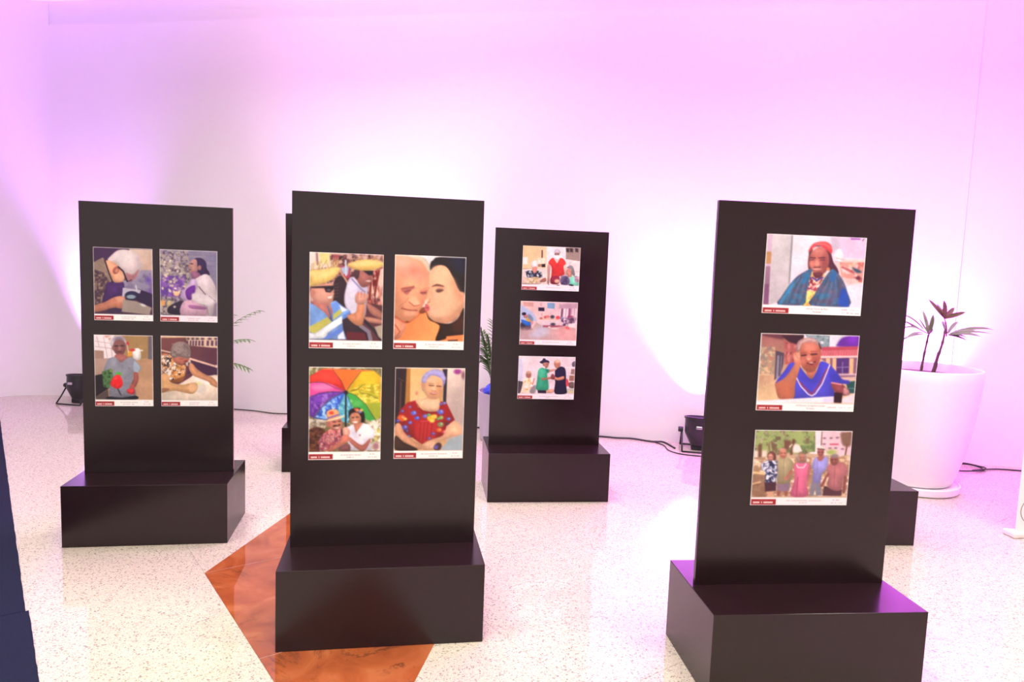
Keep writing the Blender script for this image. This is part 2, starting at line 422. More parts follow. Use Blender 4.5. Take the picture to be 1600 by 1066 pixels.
def pic_garden():
    p = Pic(PW, PH, ((35, 45), (808, 70), (812, 1027), (45, 1008)), '8a7a90')
    p.mottle(((30, 40), (820, 40), (820, 600), (30, 600)), ('7c7492', '9488a0', '857ca0'), 70, 3, .3, .7, sy=34)
    for y in (120, 190, 260, 330, 400): p.line(((400, y), (810, y+12)), 6, '6e6688', a=.6)
    p.mottle(((30, 60), (420, 60), (440, 500), (340, 700), (350, 940), (30, 940)), ('8c7c88', '6a5a70', 'a898a8', '5c4c5c', 'b0a098'), 30, 8, .48, .66)
    p.mottle(((40, 400), (380, 400), (330, 680), (40, 680)), ('7a40b4', '9458c8', '5c3890'), 44, 21, .42, .7, .8)
    p.spots(((60, 180), (290, 180), (380, 620), (60, 640)), ('dcc8b4', 'b49cac', 'e4d0c4'), 46, 16, 4)
    p.ell(260, 640, 40, 34, 'f0b890'); p.ell(75, 760, 30, 40, 'e0a060'); p.ell(160, 770, 34, 42, 'c4b088')
    p.blob(((150, 820), (300, 740), (370, 760), (330, 910), (160, 905)), '2c2038'); p.ell(235, 815, 18, 16, 'c8b0bc')
    # woman
    p.blob(((505, 170), (590, 160), (655, 215), (668, 300), (700, 350), (700, 395), (640, 390), (590, 420), (540, 420), (500, 300), (520, 230)), '34204c')
    p.blob(((440, 220), (480, 180), (530, 185), (540, 260), (545, 330), (500, 360), (440, 355), (430, 320), (442, 300), (418, 280)), 'b88480')
    p.ell(570, 290, 24, 32, 'a8746e'); p.ell(465, 238, 18, 8, '3c2444'); p.ell(440, 318, 16, 6, '6c3850')
    p.blob(((460, 350), (530, 340), (590, 400), (520, 470), (470, 440)), '8c5878')
    p.blob(((590, 395), (660, 375), (720, 420), (790, 560), (805, 740), (770, 780), (740, 930), (650, 930), (640, 700), (470, 740), (480, 620), (540, 540), (500, 460)), 'd4c4cc')
    p.blob(((460, 450), (520, 450), (540, 540), (480, 680), (430, 740), (320, 700), (330, 620), (400, 540)), 'c0a4cc')
    p.blob(((380, 610), (430, 550), (510, 530), (500, 640), (450, 720), (400, 700)), '6c2c94')
    p.blob(((340, 760), (470, 730), (650, 820), (655, 930), (330, 930)), 'caa0b8'); p.blob(((440, 790), (650, 820), (640, 850), (450, 835)), '8c5088', a=.8)
    p.line(((560, 545), (650, 650)), 14, '7c5c78'); p.line(((700, 670), (785, 740)), 10, '807080'); p.line(((660, 760), (690, 920)), 12, '94848c')
    p.blob(((470, 640), (600, 640), (760, 720), (700, 800), (500, 740)), 'dcd0d6', e=14)
    p.caption(.914, .325, .937, (.22, .18), 'fcecf8'); p.border(); return p

def pic_rose():
    p = Pic(PW, PH, ((60, 62), (840, 80), (850, 1020), (80, 1018)), 'b89078')
    p.grad(500, 80, 'b08c68', 840, 900, 'c89878')
    p.poly(((55, 60), (330, 60), (370, 380), (60, 385)), 'f4e6ea')
    for q in (((80, 150), (280, 180)), ((80, 220), (300, 250)), ((100, 90), (130, 230)), ((190, 90), (240, 370)), ((290, 250), (310, 370))): p.line(q, 9, 'b894a4', a=.7)
    p.mottle(((200, 70), (290, 70), (280, 180), (230, 150)), ('e09080', 'd0a8a0'), 30, 2)
    p.poly(((60, 270), (190, 280), (195, 385), (60, 385)), 'a88478'); p.poly(((60, 385), (300, 380), (280, 580), (70, 605)), 'b8988c')
    p.poly(((480, 80), (790, 80), (790, 380), (480, 400)), 'a88458'); p.poly(((785, 85), (845, 85), (845, 400), (780, 390)), '6c6470')
    p.poly(((70, 610), (250, 570), (260, 780), (75, 905)), '221a22'); p.poly(((75, 905), (250, 790), (260, 930), (80, 930)), '584848')
    p.poly(((690, 430), (850, 420), (850, 930), (640, 930)), 'c49878')
    p.blob(((580, 270), (670, 255), (680, 390), (590, 390)), 'f0e8e8'); p.poly(((670, 265), (715, 268), (715, 285), (672, 285)), 'ece4e4')
    p.poly(((510, 280), (570, 280), (570, 350), (510, 350)), 'e0a040'); p.ell(575, 270, 36, 18, 'd03c3c'); p.ell(510, 185, 18, 26, 'c83440'); p.line(((505, 200), (520, 300)), 10, 'e8d8d8')
    # hair and head
    p.ell(385, 175, 105, 100, 'd8d0d8'); p.ell(395, 130, 72, 44, '8c7c90', e=18)
    p.blob(((325, 170), (390, 130), (470, 160), (485, 240), (465, 310), (420, 345), (370, 335), (325, 270)), '8a5858')
    p.ell(320, 240, 20, 34, '9c6860')
    p.ell(360, 215, 26, 10, '402838'); p.ell(440, 212, 26, 10, '402838'); p.ell(402, 245, 18, 22, 'b07c70'); p.ell(405, 292, 36, 9, '5c3038')
    p.blob(((350, 330), (450, 330), (520, 380), (430, 440), (340, 390)), 'a86460')
    p.blob(((260, 385), (345, 365), (420, 435), (510, 375), (590, 380), (660, 470), (690, 520), (640, 570), (590, 560), (580, 700), (615, 880), (440, 905), (270, 880), (280, 700), (260, 580), (190, 570), (215, 460)), '8c8c9c')
    p.mottle(((270, 400), (600, 400), (600, 880), (280, 880)), ('80808e', '9898a6'), 22, 4, .5, .8, .6)
    p.blob(((600, 420), (680, 500), (640, 575), (590, 540)), 'a8b8cc', e=12)
    p.blob(((590, 570), (645, 580), (650, 680), (600, 780), (540, 800), (560, 720), (590, 650)), '985450')
    p.blob(((255, 890), (430, 905), (620, 880), (620, 930), (250, 930)), '1e1a2c')
    # flower
    p.mottle(((170, 560), (290, 520), (320, 640), (260, 780), (190, 760)), ('3c6038', '2c4430', '507848'), 30, 6, .3, .5)
    p.blob(((345, 580), (380, 560), (430, 580), (420, 615), (360, 610)), '5cac50'); p.ell(290, 545, 24, 24, '788c4c')
    p.blob(((340, 615), (400, 600), (440, 680), (440, 745), (380, 790), (320, 765), (280, 730), (300, 660)), 'f02c34')
    p.ell(370, 690, 46, 40, 'd81c28', e=18, a=.7); p.ell(350, 650, 20, 14, 'ff6460', a=.6)
    p.line(((380, 790), (420, 870)), 14, '202830')
    p.blob(((500, 800), (560, 780), (600, 800), (590, 860), (520, 850)), 'd83840'); p.ell(570, 760, 34, 30, 'b05850')
    p.caption(.908, .325, .933, (.3, .2)); p.border(); return p

def pic_table():
    p = Pic(PW, PH, ((52, 85), (810, 98), (815, 1030), (62, 1028)), '6e3f44')
    p.grad(60, 90, '7c4a48', 800, 560, '5a3048')
    p.poly(((50, 80), (395, 95), (390, 110), (52, 112)), 'e0b890')
    p.poly(((390, 95), (815, 95), (815, 250), (430, 215), (395, 140)), 'e0c0a4')
    for k, x in enumerate((420, 480, 540, 610, 705, 795)): p.ell(x, 125, 20+k*2, 14, '5a4058')
    for k, x in enumerate((412, 452, 487, 525, 568, 612, 682, 740, 800)): p.poly(((x-8-k, 148), (x+10+k, 150), (x+6+k, 222), (x-12-k, 215)), '5c3a5c')
    p.line(((62, 280), (200, 312)), 18, 'e4c0ac'); p.line(((440, 390), (770, 490)), 26, 'ecc4b0'); p.ell(795, 495, 18, 22, 'f0d0c4')
    p.poly(((430, 410), (815, 520), (815, 660), (560, 560), (400, 600), (330, 700), (420, 560)), '4a2846')
    # white table cloth
    p.blob(((300, 730), (420, 660), (500, 610), (600, 625), (700, 620), (830, 640), (830, 1000), (50, 1000), (50, 850), (160, 800)), 'f4dfcc')
    p.blob(((480, 620), (640, 640), (700, 740), (560, 700)), 'fff0e8', e=16); p.ell(590, 790, 80, 70, 'e8dcd0', e=14); p.ell(560, 725, 34, 22, 'dce0a0', e=12)
    # blouse
    p.blob(((55, 350), (150, 330), (210, 420), (300, 480), (385, 480), (380, 600), (330, 700), (180, 700), (60, 620)), 'b06840')
    p.mottle(((60, 350), (170, 335), (300, 480), (385, 480), (370, 620), (180, 690), (60, 610)), ('e8dcd4', 'c87830', '3c3038', 'dc9858', 'f0e4dc'), 30, 3, .52, .66)
    p.ell(420, 440, 32, 50, 'd4c4c0', 15); p.ell(430, 465, 14, 24, '50404c')
    # head
    p.blob(((210, 350), (240, 440), (320, 475), (400, 440), (440, 380), (400, 350)), 'b06a58')
    p.ell(390, 425, 26, 14, '8c3c3c'); p.ell(330, 395, 30, 10, '7c4440', a=.6)
    p.blob(((190, 260), (230, 190), (320, 160), (400, 190), (450, 280), (445, 370), (380, 385), (300, 360), (220, 380), (185, 320)), '8c7876')
    p.mottle(((200, 190), (440, 190), (440, 370), (200, 370)), ('a89490', '706064', '988682'), 34, 9, .5, .75, .8)
    # arms
    p.blob(((440, 450), (480, 460), (540, 530), (660, 610), (740, 640), (815, 720), (815, 780), (720, 740), (690, 700), (560, 650), (480, 610), (430, 530)), 'c88c68')
    p.blob(((60, 610), (150, 600), (180, 700), (330, 740), (440, 720), (530, 720), (540, 800), (480, 860), (380, 850), (240, 820), (60, 830)), 'd8a474')
    p.ell(480, 780, 56, 60, 'e8b88c', e=16); p.blob(((60, 790), (150, 790), (160, 810), (60, 850)), '8c5c48', a=.8)
    p.caption(.916, .33, .938, (.18, .16)); p.border(); return p

def pic_hats():
    p = Pic(PW, PH, ((38, 30), (795, 57), (775, 1028), (40, 1015)), '5c3038')
    p.mottle(((30, 20), (800, 40), (800, 560), (30, 560)), ('784048', '40202c', '9c5a5c', 'c8a098'), 44, 4, .42, .66)
    p.poly(((38, 30), (240, 35), (250, 180), (40, 220)), 'e4d4d0'); p.poly(((130, 35), (245, 40), (230, 160), (150, 140)), 'd8cc84', e=14); p.line(((110, 40), (120, 160)), 22, '9c7474')
    p.poly(((280, 60), (340, 60), (330, 180), (290, 170)), 'a04850'); p.poly(((350, 180), (450, 170), (450, 300), (370, 290)), 'b03c54')
    p.poly(((350, 195), (440, 175), (430, 260), (380, 260)), 'b4bce0', e=10); p.line(((405, 120), (410, 270)), 18, 'd0dcf4')
    p.mottle(((640, 240), (790, 200), (780, 580), (640, 560)), ('a4382c', 'd88474', '6c1c20', 'e8c0b4'), 30, 9, .42, .62, sy=110)
    p.line(((745, 230), (700, 480)), 20, '7c2420'); p.line(((665, 310), (650, 520)), 22, '7c2420')
    p.blob(((290, 330), (370, 280), (420, 380), (400, 600), (380, 720), (280, 540)), '2e1c28'); p.line(((345, 220), (425, 350)), 12, 'd8a880')
    for k in range(5): p.line(((270, 370+k*32), (330, 362+k*32)), 8, '7c5850', a=.6)
    # straw fringe of the hats
    R = np.random.RandomState(3)
    for k in range(34):
        x = 50+R.rand()*300; y = 215-x*.08+R.rand()*30
        p.line(((x, y), (x+R.randn()*40+25, y-50-R.rand()*70)), 7, ('d4b070', 'a07c50', 'e8d4a0')[k % 3], a=.8)
    for k in range(26):
        x = 450+R.rand()*330; y = 130
        p.line(((x, y), (x+R.randn()*40+10, y-20-R.rand()*55)), 7, ('c89868', '9c6c4c', 'd8b888')[k % 3], a=.8)
    # second man
    p.blob(((430, 330), (490, 290), (570, 390), (630, 390), (620, 560), (600, 700), (520, 720), (410, 600), (395, 500)), 'c8bcdc')
    p.blob(((400, 470), (470, 330), (510, 500), (520, 680), (430, 620)), 'dcd4ec', e=14); p.line(((470, 310), (560, 410), (600, 440)), 16, '8c84b0')
    p.blob(((490, 230), (560, 215), (660, 225), (680, 280), (660, 350), (630, 385), (570, 390), (520, 320)), 'a0605c')
    p.blob(((488, 225), (545, 215), (540, 290), (510, 310)), '4c3038'); p.poly(((580, 222), (690, 222), (680, 270), (640, 270)), '241824'); p.ell(640, 330, 24, 8, 'e8d0cc')
    p.blob(((420, 160), (520, 120), (640, 108), (770, 130), (800, 160), (740, 200), (640, 222), (520, 215), (450, 190)), 'e4b868')
    p.blob(((440, 150), (560, 125), (720, 125), (790, 150), (640, 165), (500, 175)), 'f0d090', e=14, a=.7)
    # his forearms and the chair arms
    p.blob(((620, 560), (690, 590), (780, 660), (775, 720), (660, 660)), 'a86c60'); p.blob(((600, 700), (700, 710), (775, 730), (775, 770), (640, 750)), 'b07868')
    p.blob(((380, 720), (560, 760), (640, 930), (400, 930)), '30202c'); p.line(((560, 790), (640, 850), (660, 930)), 40, '84788c'); p.line(((600, 740), (700, 840), (760, 930)), 26, '282030')
    p.poly(((420, 850), (600, 860), (620, 935), (400, 935)), '64202c'); p.poly(((700, 800), (775, 780), (775, 930), (740, 900)), 'b0a090')
    # first man
    p.blob(((60, 400), (150, 370), (270, 360), (290, 430), (275, 540), (220, 570), (150, 560), (70, 500)), 'd09080')
    p.blob(((90, 520), (200, 560), (260, 570), (270, 700), (180, 680), (80, 600)), 'b87068')
    p.ell(72, 460, 30, 40, 'c07c70'); p.ell(160, 500, 60, 50, 'dca090', e=24, a=.7)
    p.poly(((55, 390), (290, 378), (290, 412), (250, 450), (205, 445), (190, 405), (60, 405)), '1c1420'); p.ell(235, 425, 22, 12, '604c58')
    p.poly(((225, 495), (272, 480), (265, 510), (235, 512)), 'f0e0dc'); p.ell(270, 465, 16, 14, 'd8988a')
    p.blob(((45, 230), (150, 215), (330, 190), (345, 220), (290, 300), (200, 350), (60, 388), (40, 360)), 'e8c070')
    p.blob(((45, 240), (200, 225), (320, 205), (250, 270), (120, 300)), 'f4d890', e=20, a=.7)
    # polo shirt with broad stripes
    body = ((40, 550), (110, 590), (200, 660), (265, 740), (275, 640), (250, 560), (300, 530), (380, 590), (455, 640), (440, 690), (370, 730), (385, 830), (420, 930), (40, 930))
    p.poly(body, '7ca4e8')
    p.poly(((260, 570), (320, 540), (360, 600), (290, 680)), '6890e0'); p.poly(((345, 580), (430, 630), (370, 650)), 'e8ecfc')
    p.poly(((60, 790), (225, 700), (265, 750), (100, 870), (42, 850), (42, 800)), 'c0b85c'); p.poly(((285, 670), (355, 620), (370, 660), (275, 735)), 'c0b85c')
    p.poly(((100, 870), (265, 755), (370, 690), (372, 760), (230, 860), (200, 920), (40, 925), (40, 860)), 'f0f0fc')
    p.poly(((270, 865), (372, 800), (372, 850), (220, 925), (170, 925)), '6080dc'); p.poly(((330, 890), (385, 840), (405, 925), (330, 925)), 'e4e8fc')
    p.poly(((385, 680), (455, 640), (440, 690), (380, 722)), '5c84d8'); p.line(((225, 590), (275, 740)), 12, '4060a8')
    # raised hand
    p.blob(((420, 690), (510, 650), (530, 560), (600, 560), (595, 700), (570, 785), (500, 775)), 'd08868')
    p.blob(((505, 540), (505, 480), (530, 445), (580, 455), (630, 470), (625, 520), (590, 570), (530, 565)), 'd89888')
    for x in (535, 570, 600): p.line(((x, 440), (x-6, 500)), 10, 'b87068', a=.7)
    p.caption(.912, .325, .938, (.26, .11)); p.border(); return p

def pic_kiss():
    p = Pic(PW, PH, ((42, 57), (768, 75), (755, 1027), (45, 1025)), 'f0e4ec')
    p.poly(((30, 600), (420, 600), (560, 760), (760, 880), (760, 960), (30, 960)), 'f08c50'); p.grad(100, 700, 'e87c48', 420, 930, 'fca060', ((110, 940), (200, 740), (340, 640), (520, 760), (470, 940)))
    # older person
    p.blob(((250, 65), (340, 90), (395, 160), (408, 260), (390, 350), (340, 180), (200, 70)), 'c8b4a0')
    p.blob(((40, 60), (160, 58), (280, 75), (350, 150), (395, 260), (395, 380), (370, 480), (350, 560), (300, 640), (260, 700), (200, 735), (130, 730), (60, 690), (30, 500), (30, 200)), 'ec9c78')
    p.blob(((80, 90), (220, 100), (330, 190), (370, 300), (280, 330), (120, 300), (70, 200)), 'f09884', e=40, a=.8)
    p.ell(110, 130, 60, 50, 'f8c0ac', e=40, a=.7); p.ell(240, 220, 50, 40, 'e87c68', e=30, a=.6)
    p.blob(((130, 60), (270, 62), (370, 130), (405, 230), (380, 220), (320, 130), (200, 80)), 'dcc8b4', e=12)
    p.blob(((110, 410), (190, 385), (250, 395), (210, 430), (180, 470), (140, 455)), 'b4645c', e=10); p.line(((120, 408), (190, 400), (240, 385)), 16, 'a05a50'); p.line(((150, 440), (205, 425)), 9, '703838')
    p.blob(((300, 440), (370, 420), (380, 450), (330, 470)), 'b4645c', e=10); p.line(((315, 450), (370, 448)), 10, '703838'); p.line(((310, 425), (365, 400)), 14, 'c07c68', a=.8)
    p.blob(((200, 520), (250, 480), (290, 530), (300, 580), (240, 580), (195, 545)), 'f4b08c', e=10); p.line(((195, 545), (245, 585), (300, 575)), 12, 'b06450')
    p.line(((120, 610), (200, 630), (275, 630)), 13, '98483f'); p.ell(210, 660, 60, 24, 'f0a888', e=12, a=.7); p.line(((95, 590), (160, 545), (190, 500)), 10, 'c47860', a=.7)
    p.blob(((50, 680), (130, 735), (200, 740), (280, 690), (310, 640), (340, 640), (210, 750), (130, 760), (50, 720)), 'b85840', e=10)
    p.blob(((45, 720), (130, 750), (170, 790), (120, 900), (60, 935), (40, 900)), 'dc8c70'); p.line(((60, 780), (110, 850), (60, 920)), 14, 'b05c48'); p.ell(180, 748, 16, 8, '6c3828')
    p.blob(((300, 640), (345, 590), (370, 640), (330, 660)), '7c3c28')
    # younger woman
    p.blob(((405, 140), (430, 110), (490, 75), (760, 70), (765, 460), (700, 420), (600, 250), (520, 170), (410, 215)), '261c22')
    p.blob(((600, 80), (765, 75), (765, 240), (660, 200)), '1e2038', e=30, a=.8)
    p.blob(((410, 220), (450, 175), (520, 160), (580, 190), (640, 290), (700, 420), (755, 450), (755, 600), (700, 680), (620, 745), (520, 755), (420, 725), (385, 680), (400, 630), (365, 620), (360, 580), (375, 545), (358, 520), (375, 440), (395, 390), (395, 300)), 'f0b08c')
    p.ell(540, 560, 130, 110, 'f4bc98', e=60, a=.8); p.ell(470, 260, 60, 70, 'f8c4a0', e=40, a=.8); p.blob(((430, 715), (540, 745), (640, 720), (740, 620), (755, 560), (720, 600), (620, 680), (520, 715)), 'cc8c6c', e=26, a=.8); p.blob(((640, 300), (700, 420), (745, 470), (700, 520), (630, 420)), 'dc9878', e=34, a=.7); p.ell(470, 640, 60, 40, 'f8c4a4', e=34, a=.7)
    p.blob(((420, 385), (470, 355), (540, 370), (540, 385), (470, 378)), '6c4038'); p.blob(((465, 420), (500, 400), (545, 415), (510, 440), (475, 440)), '5c3838', e=9); p.ell(515, 395, 40, 16, 'c88c70', e=12, a=.7)
    p.blob(((362, 560), (398, 585), (404, 610), (396, 632), (366, 640), (354, 605)), 'c85c60'); p.line(((372, 640), (392, 665), (388, 690)), 9, 'b87058', a=.8); p.line(((396, 390), (376, 445), (360, 515)), 9, 'c88464', a=.8); p.line(((362, 528), (385, 548), (405, 540)), 10, 'b06c54', a=.9); p.line(((362, 600), (395, 602)), 8, '903840'); p.ell(372, 530, 16, 14, 'f8c8a8')
    p.line(((400, 530), (412, 510)), 10, 'd08c70')
    p.blob(((370, 640), (400, 700), (470, 745), (600, 760), (690, 710), (755, 600), (760, 880), (640, 890), (560, 920), (470, 935), (510, 800), (480, 760), (400, 720)), '2c1814')
    p.blob(((640, 740), (740, 690), (750, 830), (660, 850)), '4c241c', e=18, a=.7); p.ell(735, 500, 22, 44, 'e8a080')
    p.poly(((580, 890), (755, 870), (755, 945), (570, 945)), 'f08850'); p.line(((600, 935), (690, 930)), 14, '301818')
    p.caption(.908, .32, .936, (.27, .13)); p.border(.008); return p

def pic_umbrella():
    p = Pic(PW, PH, ((47, 38), (825, 48), (805, 1027), (40, 1027)), '8c8058')
    p.mottle(((30, 20), (840, 20), (840, 960), (30, 960)), ('a89c64', '5c5438', 'c8bc98', '746848'), 34, 3, .45, .62)
    p.mottle(((40, 590), (260, 600), (200, 720), (40, 740)), ('b0a090', '807060', 'd4c8bc'), 36, 12, .4, .6); p.blob(((40, 720), (160, 680), (230, 760), (160, 940), (40, 940)), '5c3024'); p.mottle(((40, 700), (200, 690), (160, 930), (40, 930)), ('7c4830', '3c1c18'), 30, 7, .45, .65)
    p.mottle(((690, 600), (810, 600), (800, 930), (700, 930)), ('e0d8cc', 'd8cc58', 'a09070', 'f4ece0'), 36, 15, .42, .6)
    c = (440, 305)
    p.poly(((55, 140), (170, 70), (300, 60), (400, 200), c, (290, 225), (140, 195), (55, 215)), 'ec3430'); p.blob(((60, 150), (200, 90), (320, 100), (370, 210), (220, 190)), 'f44c3c', e=20, a=.6)
    p.poly(((200, 62), (660, 78), (570, 125), (490, 230), c, (390, 190), (300, 75)), 'f47830'); p.line(((190, 60), (700, 80)), 10, 'f86840')
    p.poly(((600, 90), (740, 80), (815, 150), (815, 400), (700, 330), (560, 290), c, (500, 215)), 'e8b828'); p.ell(690, 150, 90, 60, 'f0c030', e=30, a=.7)
    p.poly((c, (560, 285), (800, 330), (810, 560), (760, 610), (650, 440)), 'c4c030'); p.mottle(((470, 290), (600, 220), (800, 220), (800, 420), (640, 420)), ('f4e468', 'dccc40', 'b8a828'), 40, 6, .5, .7, sy=22)
    p.poly(((800, 330), (820, 260), (815, 430), (795, 400)), 'f0a030'); p.poly(((660, 440), (810, 420), (800, 570), (755, 600)), 'a8b434')
    p.line(((480, 300), (560, 280), (610, 240)), 9, '706018', a=.8); p.line(((590, 320), (680, 330), (780, 380)), 9, '706018', a=.7)
    p.poly((c, (540, 340), (650, 440), (755, 605), (680, 615), (600, 560), (510, 470)), '40ac48'); p.ell(560, 430, 40, 30, '70cc6c', e=16, a=.7); p.ell(490, 405, 20, 16, 'a8e0a0', e=10, a=.7)
    p.poly(((55, 215), (150, 195), (290, 225), c, (250, 300), (110, 340), (48, 360)), 'ec4ca0'); p.blob(((80, 240), (220, 220), (300, 270), (120, 290)), 'f88cc4', e=20, a=.8)
    p.poly(((48, 365), (150, 315), (300, 300), c, (280, 370), (170, 470), (95, 580), (48, 560)), '7438b0'); p.mottle(((60, 340), (300, 310), (200, 440), (90, 560)), ('a070d0', '5c2898'), 38, 11, .5, .7)
    p.poly((c, (380, 330), (280, 375), (170, 480), (95, 585), (240, 605), (350, 560), (360, 470)), '3c64d0'); p.mottle(((110, 570), (180, 480), (300, 380), (380, 350), (340, 560), (230, 600)), ('80b0f4', '2c50c0', 'a8d0fc'), 34, 17, .52, .7)
    p.poly((c, (510, 470), (480, 560), (460, 640), (390, 620), (350, 560), (365, 460)), '5cb4d0'); p.mottle(((360, 460), (430, 360), (510, 470), (470, 620), (370, 560)), ('9cdcec', '4c9cc0'), 30, 19, .5, .7)
    for q in (((300, 70), (390, 190), c), ((600, 90), (490, 225), c), ((55, 205), (200, 205), (320, 260), c), ((50, 360), (200, 310), c), ((95, 590), (200, 440), (340, 340), c), ((500, 460), c), ((755, 605), (650, 440), (540, 340), c)): p.line(q, 6, '40283c', a=.7)
    p.line(((438, 300), (436, 680)), 15, '181420'); p.ell(440, 312, 22, 18, '201828')
    # man with hat
    p.blob(((235, 640), (290, 600), (380, 590), (400, 660), (380, 710), (320, 720), (270, 690)), 'b87060'); p.ell(250, 650, 20, 34, 'a86458')
    p.line(((310, 668), (370, 655)), 18, '3c2424'); p.ell(345, 640, 18, 20, 'c8806c'); p.ell(315, 625, 16, 6, '402424'); p.ell(368, 618, 14, 6, '402424'); p.ell(345, 690, 24, 8, 'e8c8c0')
    p.blob(((235, 520), (290, 490), (345, 500), (370, 560), (300, 590), (245, 600)), 'f0a470'); p.blob(((225, 610), (290, 590), (410, 560), (400, 580), (300, 610), (235, 622)), 'f4c0a0'); p.line(((250, 582), (360, 548)), 16, '7460a8'); p.ell(285, 530, 26, 18, 'dc4438')
    shirt = ((150, 830), (200, 750), (270, 700), (330, 720), (400, 690), (420, 780), (390, 860), (300, 930), (160, 930))
    p.poly(shirt, 'bc5058'); p.mottle(shirt, ('d88080', '8c3c54', 'e09890'), 26, 23, .5, .66)
    for k in range(5): p.line(((170+k*50, 760), (150+k*55, 930)), 8, '6c4470', a=.6); p.line(((160, 770+k*38), (400, 740+k*38)), 7, '6c4470', a=.5)
    p.poly(((385, 700), (430, 720), (420, 800), (390, 800)), '3c2430')
    # woman
    p.blob(((470, 510), (520, 480), (590, 480), (635, 540), (635, 620), (600, 630), (590, 560), (490, 560), (475, 590)), '1c1218')
    p.blob(((480, 570), (510, 530), (570, 530), (600, 590), (580, 650), (530, 665), (495, 640)), 'c88068'); p.ell(515, 580, 13, 6, '382020'); p.ell(560, 575, 13, 6, '382020'); p.ell(538, 628, 26, 11, 'f4e4dc'); p.ell(536, 598, 9, 16, 'dc9c84')
    p.ell(560, 500, 22, 18, 'e88c50'); p.ell(590, 515, 20, 18, '8c7cc0'); p.ell(605, 500, 18, 16, 'e0c060'); p.ell(540, 490, 14, 12, 'dc5050')
    p.blob(((530, 660), (590, 640), (620, 640), (560, 750), (530, 740)), 'c07860')
    p.poly(((450, 680), (520, 650), (545, 745), (620, 640), (680, 650), (745, 720), (740, 800), (690, 810), (720, 930), (480, 930), (450, 800)), 'f0e8fc'); p.blob(((640, 680), (720, 720), (720, 790), (620, 800)), 'fcf8ff', e=20, a=.7); p.ell(588, 768, 8, 8, 'a04c60')
    p.blob(((470, 780), (560, 850), (620, 870), (690, 805), (700, 830), (640, 930), (570, 920), (470, 830)), 'b4685c')
    p.blob(((405, 700), (440, 680), (480, 720), (460, 790), (410, 770)), 'e0a08c'); p.blob(((250, 910), (370, 830), (400, 770), (460, 770), (460, 830), (380, 880), (290, 935), (240, 935)), 'c87464'); p.blob(((380, 880), (470, 860), (480, 935), (370, 935)), '7c4c50')
    p.ell(755, 885, 34, 40, 'a87480', e=14)
    p.caption(.912, .335, .938, (.28, .1)); p.border(); return p

